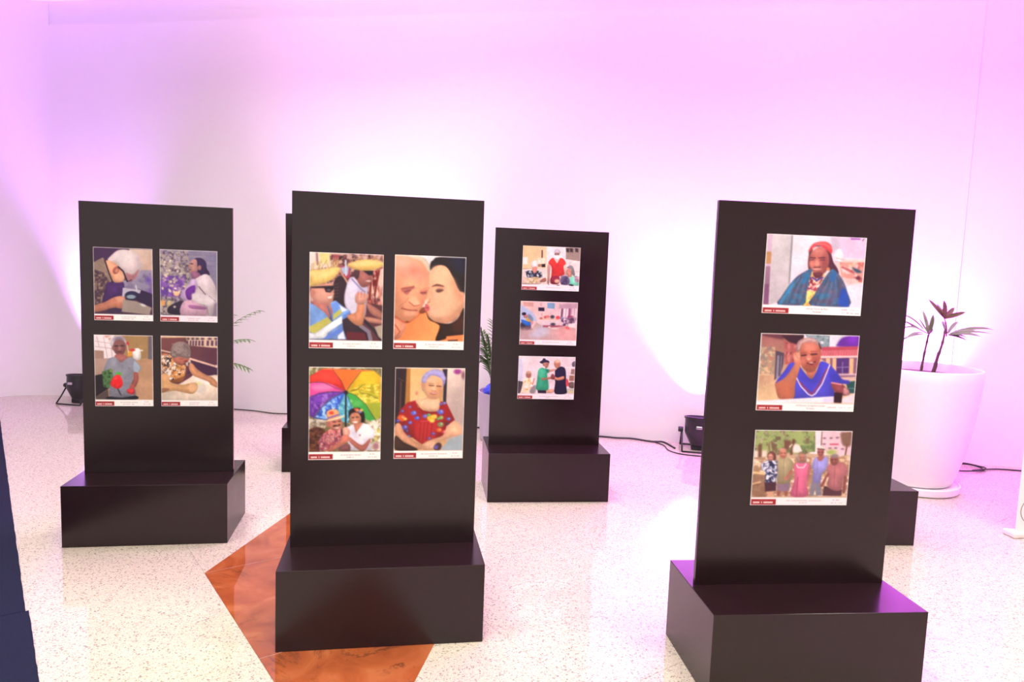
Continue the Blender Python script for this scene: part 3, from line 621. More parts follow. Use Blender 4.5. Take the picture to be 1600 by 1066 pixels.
def pic_red_blouse():
    p = Pic(PW, PH, ((58, 42), (803, 55), (773, 1025), (38, 1030)), 'd8a878')
    p.poly(((40, 40), (190, 45), (160, 560), (40, 700)), '281a20'); p.line(((120, 200), (110, 500)), 16, '5c3c38'); p.line(((90, 160), (150, 190)), 10, '544044')
    p.poly(((180, 45), (225, 48), (215, 460), (160, 470)), 'b4783c'); p.grad(220, 60, 'e8b474', 480, 400, 'f0c898', ((222, 48), (620, 55), (600, 480), (215, 480)))
    p.poly(((560, 60), (618, 60), (612, 120), (600, 420), (565, 430), (570, 120)), '2c2438'); p.poly(((540, 130), (575, 200), (560, 420), (510, 430)), 'c89c68')
    p.grad(615, 60, 'f4dcd0', 800, 300, 'c4aca8', ((616, 50), (805, 50), (790, 940), (600, 940), (605, 400))); p.ell(720, 90, 40, 28, 'a03c90', e=10); p.ell(785, 130, 22, 40, '8c5468', e=12); p.ell(285, 320, 14, 20, 'd88c70', e=8)
    # hair, face
    p.blob(((340, 210), (345, 150), (400, 90), (480, 62), (560, 85), (590, 150), (590, 210), (560, 250), (540, 170), (440, 130), (390, 220), (355, 300)), '9c90d0')
    p.mottle(((340, 70), (590, 70), (590, 250), (340, 250)), ('b8b0e4', '7c74b4', 'c8c4ec'), 32, 3, .5, .72, .0)
    for q in ((390, 130), (430, 95), (490, 90), (540, 110), (570, 160), (370, 180)): p.ell(q[0], q[1], 26, 20, 'bcb4e8', e=12, a=.8)
    p.blob(((380, 210), (420, 150), (500, 140), (555, 180), (565, 260), (545, 330), (500, 385), (430, 385), (375, 330), (350, 260)), 'e8ac84')
    p.ell(355, 240, 18, 36, 'd89878'); p.ell(440, 180, 40, 24, 'f4c8a8', e=18, a=.8); p.ell(520, 300, 30, 60, 'd08c68', e=24, a=.6)
    p.line(((420, 238), (470, 242)), 11, '6c4438'); p.line(((500, 245), (545, 250)), 11, '6c4438'); p.line(((418, 218), (470, 220)), 8, 'a8785c', a=.8); p.ell(468, 275, 16, 24, 'f4c4a0', e=9); p.line(((445, 290), (490, 300)), 8, 'a46c54', a=.8)
    p.ell(462, 325, 36, 13, 'b04c44', 8); p.ell(462, 322, 24, 5, 'f4e0d8', 8); p.blob(((400, 360), (500, 385), (440, 400)), 'c88c70', e=10)
    # neck and dress
    p.blob(((360, 370), (430, 395), (520, 390), (540, 450), (530, 530), (400, 520), (270, 410)), 'e8b490'); p.ell(440, 440, 80, 40, 'f4c8a8', e=24, a=.7); p.line(((330, 400), (400, 370)), 9, 'b8846c', a=.7)
    dress = ((270, 400), (300, 470), (360, 510), (430, 525), (520, 520), (540, 410), (600, 420), (690, 610), (600, 680), (590, 760), (560, 790), (440, 850), (340, 870), (240, 800), (160, 780), (130, 680), (70, 620), (110, 500), (190, 420))
    p.poly(dress, 'a01c24'); p.blob(((300, 640), (500, 630), (480, 800), (340, 860), (270, 760)), 'c02c30', e=20, a=.8)
    for x in (330, 370, 405, 450): p.line(((x, 640), (x-20, 840)), 8, '781018', a=.7)
    p.line(((330, 625), (510, 615)), 8, 'd0606c', a=.7); p.line(((290, 440), (340, 510), (430, 530), (525, 525)), 8, '701018', a=.8)
    for x, y, r, c_ in ((255, 535, 30, '5868d8'), (290, 590, 26, '4858d0'), (215, 470, 14, '6c6cd0'), (135, 515, 18, '5050b0'), (125, 590, 44, 'e4602c'), (85, 620, 20, '4848c0'), (160, 690, 34, '5850b0'), (165, 600, 18, 'e0c048'), (215, 640, 22, '5c60cc'), (180, 730, 20, '3c3c80'), (375, 570, 26, '6860c8'), (440, 590, 44, 'ecb028'), (475, 575, 30, 'f0c840'), (415, 555, 18, '50a868'), (540, 525, 34, '6468d8'), (580, 430, 18, '6c78d8'), (545, 440, 16, '5058b8'), (545, 585, 26, '98b058'), (540, 660, 34, '7c8c58'), (525, 720, 28, 'e06830'), (575, 740, 22, 'd84858'), (625, 600, 22, '5c68cc'), (610, 650, 14, '282848'), (460, 760, 20, '5848a8'), (420, 810, 18, '6454a8'), (515, 600, 16, '58b060'), (450, 620, 26, 'f0d050'), (200, 790, 24, '4c4898')):
        p.ell(x, y, r, r*.8, c_, e=8); p.ell(x+r*.3, y-r*.2, r*.3, r*.3, 'f0e4d8', e=6, a=.5)
    # arms
    p.blob(((60, 660), (110, 650), (150, 740), (250, 830), (350, 880), (340, 925), (250, 920), (140, 850), (60, 770)), 'd49878'); p.blob(((60, 780), (150, 850), (300, 935), (60, 935)), '3c2420')
    p.blob(((600, 700), (690, 620), (760, 690), (750, 770), (640, 800), (520, 860), (460, 930), (350, 930), (360, 870), (450, 820), (560, 780)), 'e0a888'); p.ell(430, 880, 60, 40, 'eab898', e=18)
    for x in (370, 395, 420): p.line(((x, 890), (x-10, 932)), 8, 'b07860', a=.7)
    p.poly(((560, 900), (640, 820), (770, 770), (765, 940), (540, 940)), 'a4b0bc'); p.blob(((480, 880), (520, 855), (550, 880), (530, 935), (470, 930)), '4c2c30'); p.ell(490, 905, 22, 24, '6858b0')
    p.caption(.912, .325, .935, (.38, .13)); p.border(.009, 'e4d8d4'); return p

def pic_meal():
    p = Pic(PH, PW, ((97, 52), (1297, 105), (1250, 1003), (62, 958)), 'f4dcd4')
    p.grad(100, 60, 'f8c890', 560, 300, 'fcd8b0', ((90, 40), (600, 70), (590, 520), (80, 540)))
    p.poly(((590, 80), (1000, 90), (990, 640), (580, 640)), 'fbeef4'); p.poly(((990, 95), (1300, 105), (1285, 385), (985, 340)), 'a89088')
    for x in (1010, 1090, 1200): p.poly(((x-22, 110), (x+45, 118), (x+45, 200), (x-15, 190)), '40303c', e=12)
    p.poly(((980, 340), (1280, 385), (1265, 700), (980, 640)), 'fbe8ea'); p.line(((1070, 400), (1070, 470)), 8, 'c8a0a0', a=.7); p.line(((1150, 590), (1265, 600)), 9, 'd8a8b0', a=.8)
    p.line(((492, 160), (490, 300)), 26, '58382c'); p.poly(((400, 310), (560, 320), (550, 430), (400, 440)), 'fce8d4'); p.line(((480, 310), (480, 430)), 8, 'd8b8a0', a=.7)
    p.poly(((480, 440), (556, 432), (556, 500), (480, 500)), '342028'); p.poly(((380, 440), (480, 435), (480, 490), (410, 495)), 'b08470')
    p.poly(((90, 290), (190, 290), (190, 440), (90, 440)), 'fff2ec'); p.line(((90, 530), (270, 530)), 14, 'a88480', a=.8); p.poly(((80, 540), (600, 520), (620, 700), (80, 720)), 'f8e4e0')
    # seated person at the left
    p.blob(((260, 450), (290, 380), (360, 360), (400, 420), (390, 520), (300, 540)), 'f4e4e8'); p.blob(((280, 540), (330, 490), (385, 510), (370, 610), (310, 640)), 'd88878')
    p.mottle(((140, 580), (280, 560), (320, 640), (400, 570), (480, 610), (500, 720), (180, 720)), ('3c405c', '7c94b0', 'e0dce4', '282840'), 40, 4, .4, .58)
    p.blob(((80, 700), (200, 720), (330, 700), (460, 740), (440, 850), (90, 850)), 'ecc8bc'); p.mottle(((150, 720), (420, 700), (430, 830), (180, 830)), ('e8c890', 'fff0e8', 'c0a878'), 40, 9, .45, .65)
    p.blob(((440, 790), (500, 740), (560, 720), (570, 790), (480, 810)), '9c6458'); p.line(((80, 845), (420, 850)), 16, '84606c', a=.8)
    # standing helper in red
    p.blob(((605, 450), (660, 450), (650, 650), (640, 800), (600, 850), (600, 650)), 'c09488'); p.blob(((930, 430), (980, 420), (1000, 640), (960, 650)), 'e8c4bc')
    p.poly(p.smooth(((620, 410), (690, 320), (760, 330), (800, 420), (860, 320), (940, 340), (985, 430), (935, 490), (950, 660), (840, 700), (830, 840), (680, 830), (690, 560), (670, 470)), 4), 'e43c3c')
    p.ell(800, 540, 90, 110, 'd42c34', e=50, a=.5); p.poly(((735, 330), (860, 330), (800, 425)), 'f0d0c4'); p.blob(((680, 700), (840, 690), (830, 840), (670, 835)), '8c2840')
    p.ell(805, 190, 66, 62, 'd0c4d8'); p.ell(800, 235, 52, 34, 'b48480'); p.ell(775, 232, 14, 8, '503840'); p.ell(825, 232, 14, 8, '503840')
    p.blob(((735, 265), (860, 262), (850, 330), (800, 355), (745, 330)), 'fdf8fc')
    # seated woman at the right and the head in front
    p.blob(((1000, 520), (1050, 475), (1110, 475), (1150, 540), (1170, 680), (1100, 640), (1090, 540)), '8c8490'); p.blob(((1000, 560), (1060, 520), (1095, 580), (1110, 680), (1060, 710), (1000, 650)), 'd08c80')
    p.blob(((1050, 740), (1140, 690), (1230, 690), (1250, 880), (1060, 890)), '88dcc8'); p.mottle(((1160, 690), (1250, 700), (1250, 820), (1170, 800)), ('c04884', '8c6480', 'e0a0b8'), 30, 5, .4, .6)
    p.ell(800, 790, 56, 40, 'e8b098'); p.ell(955, 765, 105, 105, 'b8a8bc'); p.ell(965, 790, 90, 95, '4c3c68', e=20); p.mottle(((880, 690), (1040, 690), (1040, 860), (880, 860)), ('382858', '7c6c90'), 36, 3, .5, .7, .7)
    p.poly(((60, 850), (640, 850), (1250, 890), (1250, 920), (60, 900)), 'fdf4f8'); p.blob(((1040, 870), (1100, 855), (1150, 885), (1100, 895)), '281c34'); p.ell(820, 875, 30, 10, '504454'); p.line(((600, 790), (625, 860)), 14, '806068')
    p.caption(.885, .262, .925, (.25, 0), 'fff2fa'); p.border(.004); return p

def pic_hall():
    p = Pic(PH, PW, ((103, 50), (1290, 100), (1245, 997), (65, 952)), 'e8c4c8')
    p.grad(150, 60, 'f4ccc8', 1250, 120, 'e4c0d0', ((90, 40), (1300, 80), (1280, 440), (90, 440)))
    p.poly(((90, 110), (330, 280), (420, 400), (420, 470), (90, 470)), 'b8c4ec', e=20)
    p.poly(((150, 70), (365, 85), (365, 180), (160, 160)), 'd8a09c'); p.poly(((650, 95), (810, 105), (800, 225), (650, 210)), '7ca4cc')
    p.poly(((465, 190), (590, 195), (590, 270), (465, 262)), '241838'); p.line(((520, 110), (522, 150)), 40, 'd0a0a8', a=.7); p.line(((535, 320), (535, 360)), 20, 'c88070', a=.7)
    p.poly(((900, 130), (1290, 110), (1280, 460), (900, 420)), 'c49cb0', e=24)
    for x, c_ in ((930, 'f8e8f0'), (1010, 'fcf0f8'), (1070, 'f4e0ec'), (960, '7c4060'), (1120, '94486c'), (1190, 'e8d0d8'), (1250, 'f0dce4')): p.line(((x, 240), (x-14, 390)), 38, c_, e=14)
    p.poly(((440, 440), (890, 450), (880, 570), (560, 575), (440, 560)), 'ecd4dc'); p.line(((470, 430), (880, 450)), 16, 'f0b898')
    for x, y, r, c_ in ((520, 415, 30, 'c06868'), (610, 395, 34, 'c85c60'), (660, 385, 34, 'e07870'), (755, 390, 44, '40404c'), (870, 405, 44, 'e04850'), (950, 420, 40, '7c80b8'), (1040, 450, 60, 'b898b8'), (1110, 400, 40, '943c60'), (1160, 395, 30, '9c5068'), (1000, 500, 54, 'd8c4dc'), (1150, 490, 56, 'c4b0c4'), (1190, 540, 60, 'ecd8e0')):
        p.ell(x, y, r, r*.8, c_, e=12)
    p.mottle(((920, 400), (1240, 420), (1240, 600), (960, 580)), ('f0dce8', '886080', 'b8a4c4', '603858'), 40, 3, .48, .66)
    p.grad(100, 560, 'c4a8ac', 1200, 860, 'dca8a8', ((60, 600), (330, 620), (420, 500), (560, 580), (1000, 590), (1240, 640), (1250, 900), (60, 880)))
    p.blob(((450, 600), (620, 590), (680, 700), (560, 800), (380, 820), (300, 760)), 'ccc8dc', e=50, a=.9); p.blob(((860, 620), (1150, 650), (1200, 840), (900, 840)), 'e8a8a8', e=50, a=.8)
    p.poly(((560, 565), (900, 570), (980, 590), (800, 605), (560, 600)), 'a84860', e=14); p.ell(765, 545, 50, 30, '4c4058', e=12); p.ell(690, 600, 24, 14, 'fff4f4'); p.ell(790, 630, 60, 16, 'f8e4e4', e=14)
    p.poly(((1000, 600), (1110, 590), (1110, 660), (1040, 650)), 'e86c70', e=12); p.poly(((1080, 540), (1250, 520), (1240, 620), (1090, 610)), 'f8e8ec', e=14)
    # person in the wheelchair
    p.blob(((250, 330), (320, 360), (360, 430), (320, 500), (250, 420)), '7c88a8', e=14); p.ell(245, 590, 70, 60, '604858', e=14); p.ell(140, 560, 60, 70, '3c3448', e=14)
    p.blob(((110, 440), (200, 460), (320, 500), (310, 560), (220, 570), (130, 510)), '2c68cc'); p.poly(((200, 420), (240, 400), (300, 450), (290, 490), (230, 480)), 'd0a450'); p.ell(200, 370, 44, 36, 'c07c78'); p.blob(((120, 320), (150, 290), (205, 300), (200, 340), (150, 350)), '241428')
    p.blob(((300, 470), (350, 480), (350, 520), (310, 560)), 'c89090'); p.blob(((100, 590), (300, 620), (320, 650), (120, 660)), '8c6c74', e=20, a=.7)
    p.caption(.885, .262, .925, (.3, 0), 'fff2fa'); p.border(.004); return p

def pic_dance():
    p = Pic(PH, PW, ((112, 80), (1300, 112), (1250, 1000), (78, 975)), 'f0dce8')
    p.grad(120, 100, 'f8e4ec', 1200, 500, 'ead4e2')
    for y in (330, 470, 620): p.line(((1090, y), (1290, y+6)), 22, 'fcecf4')
    p.blob(((1230, 230), (1290, 200), (1285, 310), (1230, 300)), '605868'); p.poly(((1210, 360), (1285, 365), (1275, 480), (1195, 470)), '9c7470'); p.poly(((1170, 500), (1270, 500), (1260, 615), (1160, 610)), 'a06c60'); p.blob(((1150, 650), (1260, 640), (1255, 760), (1160, 745)), '6c5454'); p.poly(((1110, 770), (1255, 770), (1250, 870), (1100, 870)), 'c4bcb8', e=12); p.ell(1200, 840, 60, 24, 'e0cc98', e=12)
    p.poly(((105, 120), (180, 150), (205, 300), (190, 610), (90, 610)), 'dcd8f4'); p.poly(((88, 600), (205, 620), (180, 760), (140, 860), (80, 860)), '4c4050')
    p.ell(315, 480, 58, 70, 'a06c5c', e=14); p.ell(318, 425, 46, 30, 'c8a088', e=14)
    p.mottle(((200, 560), (400, 540), (440, 680), (400, 860), (140, 860), (190, 680)), ('f0d8a0', 'e8a868', 'fdf4f0', 'f4e4cc'), 46, 5, .4, .6); p.line(((430, 560), (400, 680)), 24, 'c87878', a=.8); p.blob(((350, 780), (440, 690), (470, 760), (440, 860), (350, 860)), '988c94', e=14)
    # woman in green
    p.blob(((545, 215), (600, 175), (620, 138), (660, 138), (680, 165), (740, 190), (745, 240), (700, 250), (640, 230), (600, 245)), '261c40')
    p.blob(((610, 240), (660, 220), (735, 230), (730, 290), (690, 340), (630, 320)), 'b8786c'); p.poly(((605, 285), (660, 310), (660, 345), (620, 330)), 'f8ecec'); p.ell(705, 255, 14, 7, '382430')
    p.poly(p.smooth(((520, 380), (590, 330), (660, 350), (750, 370), (770, 400), (720, 440), (700, 470), (720, 640), (720, 790), (600, 805), (470, 780), (490, 600), (505, 470)), 4), '3cb48c')
    p.blob(((520, 400), (590, 350), (630, 450), (600, 540), (530, 520)), '58ccA4', e=24, a=.7); p.blob(((600, 620), (715, 600), (715, 780), (560, 790)), '2c9474', e=30, a=.6); p.poly(((660, 355), (770, 380), (730, 440), (690, 420)), '1c8470')
    p.blob(((585, 540), (650, 550), (780, 520), (800, 560), (680, 580), (600, 595)), 'b87060'); p.blob(((740, 385), (860, 355), (880, 375), (820, 405), (740, 420)), 'c88878')
    p.poly(((500, 800), (680, 805), (680, 865), (510, 860)), '241830'); p.blob(((690, 800), (820, 780), (850, 830), (780, 860), (690, 850)), 'd8a08c')
    # man in navy
    p.blob(((850, 210), (900, 165), (960, 175), (985, 240), (960, 330), (900, 345), (855, 290)), 'd89c84'); p.ell(920, 195, 44, 30, 'f0ccb8', e=14); p.blob(((850, 250), (970, 240), (950, 330), (890, 345)), 'b8705c', e=14, a=.7)
    p.poly(p.smooth(((870, 390), (960, 320), (1010, 310), (1075, 350), (1095, 480), (1090, 640), (1105, 780), (1090, 875), (860, 870), (870, 640), (855, 560), (865, 460)), 4), '221a3e')
    p.blob(((850, 510), (920, 540), (1045, 510), (1050, 570), (940, 600), (850, 570)), 'd88c74'); p.blob(((790, 480), (830, 465), (860, 520), (850, 580), (780, 560)), '8c4448')
    p.blob(((1095, 570), (1140, 600), (1145, 700), (1100, 720)), 'dc4050')
    p.caption(.885, .262, .92, (.33, .09), 'fbeef8'); p.border(.004); return p

def pic_shawl():
    p = Pic(PH, PW, ((115, 45), (1273, 92), (1205, 1015), (52, 983)), 'f8e0f4')
    p.poly(((100, 40), (180, 50), (130, 900), (50, 890)), 'd0b4d0'); p.poly(((100, 255), (165, 260), (155, 400), (95, 400)), 'c08c60'); p.poly(((90, 430), (150, 430), (130, 890), (60, 880)), '9c7490'); p.poly(((80, 640), (135, 640), (125, 880), (65, 880)), '84527c')
    p.grad(160, 60, 'd4ccd4', 400, 600, 'c8bcc8', ((175, 50), (412, 60), (385, 640), (250, 840), (135, 890)))
    p.poly(((395, 60), (414, 62), (385, 620), (360, 640)), '8c8c98'); p.grad(420, 70, 'fbe6f6', 700, 500, 'f8dcf0', ((414, 60), (850, 75), (800, 600), (380, 640)))
    p.poly(((850, 75), (1275, 90), (1255, 340), (950, 320), (870, 230)), 'e8c8ec'); p.poly(((850, 75), (965, 85), (960, 230), (870, 300)), 'd4c0dc', e=12); p.blob(((890, 280), (960, 220), (1010, 330), (960, 440), (900, 400)), 'fbe4f4')
    p.line(((1090, 103), (1190, 105)), 14, '9428c0'); p.line(((1220, 125), (1238, 105)), 10, '60386c'); p.line(((920, 330), (1010, 350)), 8, 'e48c94', a=.8); p.line(((910, 370), (1000, 385)), 8, 'e48c94', a=.8)
    p.poly(((920, 400), (1010, 350), (1250, 350), (1215, 620), (1050, 650), (960, 540)), 'f4c8c8', e=14); p.mottle(((960, 380), (1245, 380), (1220, 620), (980, 560)), ('f8c890', 'c86868', 'fbe8ec', 'e49c94'), 60, 5, .45, .65)
    p.blob(((1100, 440), (1190, 470), (1210, 500), (1150, 500)), '40506c', e=10); p.ell(1175, 565, 28, 24, '6c2c48', e=9); p.line(((990, 440), (1120, 500)), 26, 'b44c54', a=.8)
    # hair, headscarf, face
    p.blob(((600, 240), (640, 220), (640, 420), (600, 470), (585, 400), (595, 300)), '5c3440'); p.blob(((780, 240), (850, 270), (885, 380), (935, 460), (945, 520), (890, 480), (830, 470), (800, 400)), '50283c')
    p.blob(((605, 320), (640, 250), (720, 200), (790, 230), (830, 310), (825, 420), (790, 500), (720, 540), (660, 510), (615, 440)), 'b8645e')
    p.ell(700, 250, 60, 36, 'd08480', e=24, a=.8); p.ell(630, 400, 26, 40, 'e08878', e=16, a=.7); p.ell(780, 370, 30, 70, '843c48', e=24, a=.6)
    p.line(((615, 325), (670, 330)), 12, '50283a'); p.line(((715, 330), (785, 325)), 12, '50283a'); p.line(((610, 355), (660, 350)), 10, '54243c', a=.8); p.line(((730, 355), (780, 352)), 10, '54243c', a=.8)
    p.ell(660, 400, 50, 30, 'd88078', e=24, a=.7); p.ell(692, 395, 24, 42, 'e09488', e=10); p.line(((660, 440), (730, 438)), 12, '642c3c'); p.ell(690, 462, 50, 13, 'e8a09c'); p.line(((640, 480), (740, 485)), 8, '8c3c48', a=.8); p.ell(700, 500, 50, 20, 'c06c68', e=12, a=.8)
    p.blob(((595, 240), (650, 160), (760, 135), (840, 160), (870, 230), (855, 280), (800, 235), (720, 190), (640, 215), (605, 260)), 'f05058'); p.line(((670, 185), (760, 190), (850, 260)), 8, 'b82c44', a=.7); p.line(((680, 165), (790, 165), (860, 220)), 9, 'ff8c84', a=.8); p.ell(700, 188, 34, 9, '6c5868')
    # dress, necklaces
    p.blob(((640, 500), (760, 510), (780, 560), (700, 700), (640, 890), (520, 890), (580, 660)), 'f0b478'); p.mottle(((600, 560), (770, 560), (700, 720), (570, 720)), ('d8485c', 'f4d8c8', '8c2848'), 30, 3, .48, .64); p.mottle(((540, 720), (680, 720), (640, 890), (520, 890)), ('f8e050', 'f0a060', 'fbe88c'), 40, 8, .4, .6)
    p.blob(((650, 500), (760, 500), (740, 560), (670, 560)), '6c3444'); p.line(((640, 560), (690, 595), (760, 560)), 18, '4838a8'); p.line(((615, 560), (640, 640), (690, 660), (750, 590)), 14, '84243c'); p.ell(795, 520, 14, 14, 'f8e4d8'); p.spots(((600, 620), (730, 600), (690, 720), (590, 720)), ('fbe8e0', 'e06c7c', 'f4d0c0'), 16, 12, 4); p.ell(825, 460, 20, 20, 'd88858')
    # blue shawl
    L = ((240, 880), (280, 790), (380, 640), (470, 540), (610, 460), (635, 480), (600, 600), (570, 760), (530, 890)); Rr = ((870, 460), (930, 500), (1000, 600), (1045, 720), (1065, 905), (620, 890), (660, 770), (740, 640), (800, 540))
    for S_ in (L, Rr):
        p.poly(p.smooth(S_, 3), '4a6690'); p.mottle(S_, ('386080', '6c6484', '3c78a8', '5c5878'), 60, 13, .5, .72)
    for k in range(7):
        p.line(((300+k*38, 860), (360+k*34, 700), (470+k*20, 560)), 7, '7c8c9c' if k % 2 else '30446c', a=.6)
        p.line(((680+k*40, 880), (740+k*36, 720), (830+k*16, 560)), 7, '848098' if k % 2 else '383c64', a=.6)
    p.blob(((360, 680), (430, 600), (400, 700), (290, 860), (250, 880)), '3c90cc', e=14, a=.8); p.blob(((520, 600), (610, 470), (560, 600), (530, 640)), '2c78b8', e=10); p.blob(((840, 560), (890, 480), (920, 560), (860, 620)), '3468ac', e=12); p.blob(((960, 760), (1000, 680), (1050, 760), (1065, 905), (950, 895)), '2c50b8', e=14)
    p.ell(890, 800, 40, 60, '5c5c84', e=12, a=.6); p.line(((1080, 640), (1100, 560)), 8, 'c8909c', a=.5)
    p.caption(.893, .265, .927, (0, 0), 'fff4fc', 0)
    p.small(.83, .06, .33, 'e07088', 3, 2); p.small(.93, .08, .36, 'd8b0c0', 5, 3); p.small(.82, .03, .72, 'e8b0b8', 2, 5); p.small(.868, .024, .72, 'd84860', 1, 1); p.small(.94, .09, .74, '806078', 6, 6)
    p.border(.004); return p

def pic_blue_dress():
    p = Pic(PH, PW, ((112, 50), (1310, 78), (1243, 995), (55, 985)), 'd8b494')
    p.grad(110, 60, '9c5c60', 300, 850, 'e8c498', ((105, 45), (560, 60), (560, 520), (280, 880), (50, 880)))
    p.mottle(((90, 220), (280, 220), (270, 560), (75, 560)), ('a0907c', 'e8c8a0', '84807c'), 44, 4, .5, .68, .7)
    for q in (((110, 330), (150, 310), (150, 380)), ((100, 470), (160, 520), (230, 540), (260, 440)), ((170, 640), (160, 680))): p.line(q, 9, '80807c', a=.5)
    p.poly(((300, 70), (540, 70), (640, 60), (620, 130), (560, 200), (480, 180), (390, 110)), '3c1c30'); p.poly(((105, 50), (360, 70), (385, 130), (110, 80)), '6c3848', e=12)
    p.poly(((390, 140), (560, 190), (520, 420), (400, 430)), 'b45c5c', e=10); p.mottle(((400, 160), (550, 200), (510, 400), (400, 400)), ('8c3c4c', 'd08080'), 30, 8, .5, .7, sy=70)
    p.poly(((290, 260), (392, 290), (385, 420), (350, 560), (275, 620)), '544458'); p.line(((320, 330), (310, 600)), 26, '9c94ac', a=.8); p.line(((360, 330), (350, 540)), 12, '8c84a4', a=.8)
    # sky, trees, far house
    p.poly(((630, 60), (1312, 78), (1300, 220), (840, 230), (640, 120)), 'e4e0f4'); p.mottle(((640, 60), (940, 70), (940, 230), (840, 240), (700, 120)), ('647c84', '4c6468', '90a4b0'), 50, 5, .35, .55); p.blob(((1040, 170), (1100, 100), (1200, 75), (1310, 80), (1300, 210), (1050, 210)), '6c2ca8', e=14); p.ell(1230, 120, 60, 50, '8c30dc', e=26, a=.7)
    p.poly(((840, 215), (1300, 205), (1290, 250), (850, 262)), 'c04860'); p.poly(((850, 262), (1290, 248), (1285, 320), (830, 322)), 'd87080')
    for k in range(14): p.line(((870+k*32, 262), (850+k*33, 318)), 6, 'b84458', a=.8)
    p.line(((830, 335), (1285, 328)), 20, 'f8d0d8'); p.poly(((830, 350), (1285, 340), (1275, 600), (1050, 620), (930, 420)), '8c5c78')
    for x in (930, 1010, 1215): p.poly(((x-26, 350), (x+24, 350), (x+20, 540), (x-30, 540)), 'e8b890')
    p.poly(((1030, 350), (1185, 345), (1180, 530), (1030, 530)), '54307c'); p.line(((1105, 400), (1105, 530)), 10, '9c84c0'); p.line(((1040, 460), (1180, 455)), 10, '9c84c0'); p.line(((1050, 550), (1270, 545)), 22, 'f0c8dc'); p.line(((1060, 555), (1260, 552)), 7, '70506c', a=.7); p.poly(((1080, 580), (1265, 570), (1255, 620), (1100, 620)), 'e0b8b0')
    p.poly(((1150, 640), (1262, 620), (1255, 770), (1180, 770)), '204c50'); p.line(((1180, 710), (1255, 715)), 10, '648c88')
    # person
    p.poly(p.smooth(((290, 650), (400, 500), (470, 410), (560, 420), (640, 520), (730, 600), (800, 480), (840, 390), (940, 420), (1040, 520), (1100, 600), (1190, 620), (1180, 660), (1080, 660), (1000, 720), (990, 830), (500, 850), (400, 840), (320, 700)), 3), '4a44d0')
    p.blob(((560, 640), (720, 800), (900, 560), (960, 700), (900, 830), (540, 830)), '5450d8', e=40, a=.6); p.blob(((960, 480), (1080, 600), (1000, 640), (940, 560)), '3c38b8', e=20, a=.7)
    p.blob(((670, 500), (790, 500), (770, 540), (730, 600), (680, 560)), 'c47060')
    p.blob(((580, 240), (600, 160), (690, 120), (780, 140), (835, 210), (840, 320), (810, 430), (760, 510), (690, 520), (620, 470), (590, 380)), 'c06858')
    p.blob(((540, 230), (560, 150), (650, 105), (760, 110), (830, 180), (845, 240), (800, 190), (720, 160), (620, 180), (580, 260), (560, 290)), 'ac8488'); p.line(((570, 240), (600, 160), (690, 118), (780, 135)), 12, 'd8bcbc', a=.8); p.line(((815, 170), (838, 235)), 12, '2c1828')
    p.ell(690, 210, 80, 50, 'd88878', e=30, a=.8); p.ell(620, 380, 30, 46, 'd87874', e=18, a=.7); p.ell(780, 380, 34, 60, '9c4848', e=24, a=.6)
    p.line(((605, 320), (660, 312)), 16, '48202c'); p.line(((720, 305), (790, 300)), 16, '48202c'); p.line(((600, 290), (660, 280)), 9, '803c40', a=.7); p.line(((720, 270), (790, 270)), 9, '803c40', a=.7); p.ell(695, 345, 34, 34, 'e08c7c', e=10); p.ell(690, 360, 12, 12, 'f8c0b0', e=8, a=.8)
    p.line(((680, 410), (730, 425), (770, 395)), 20, '6c1c30'); p.ell(725, 408, 26, 6, 'f0d0c8'); p.line(((650, 430), (730, 460), (800, 420)), 10, '9c4448', a=.6)
    p.blob(((500, 330), (510, 290), (550, 278), (575, 310), (605, 390), (590, 450), (560, 560), (530, 680), (510, 840), (340, 840), (295, 720), (290, 660), (400, 590), (500, 460), (520, 400)), 'd07c64'); p.blob(((310, 690), (420, 640), (500, 700), (480, 830), (360, 830)), 'c06850', e=30, a=.7); p.ell(548, 340, 34, 44, 'e4a08c', e=16); p.line(((530, 300), (560, 350)), 8, 'a85c50', a=.7)
    p.line(((550, 595), (600, 690), (690, 785), (735, 805), (780, 780), (860, 660), (950, 430)), 15, 'f0d8e8'); p.line(((590, 640), (650, 710), (735, 785), (830, 660), (915, 480)), 18, '9c3048', a=.85)
    p.blob(((970, 645), (1080, 655), (1140, 690), (1200, 770), (1140, 800), (1060, 780), (1000, 740)), '884048'); p.line(((975, 645), (1090, 665)), 14, 'f4a0b4'); p.poly(((1010, 760), (1110, 770), (1100, 890), (1000, 885)), '301020'); p.blob(((1130, 700), (1190, 740), (1180, 790), (1120, 780)), 'c08088')
    p.poly(((60, 870), (400, 850), (700, 830), (1000, 810), (1000, 890), (60, 900)), 'f8ecf8'); p.poly(((880, 840), (1000, 815), (1000, 885), (870, 885)), 'd8d0f0', e=12); p.poly(((1110, 830), (1250, 775), (1245, 895), (1100, 890)), 'ecdce8', e=10)
    p.caption(.9, .265, .927, (0, 0), 'fff6fa', 0)
    p.small(.775, .09, .48, 'd06070', 5, 2); p.small(.88, .07, .48, 'e0b0b8', 5, 3); p.small(.96, .04, .48, 'd8a0b0', 2, 4)
    p.border(.006); return p

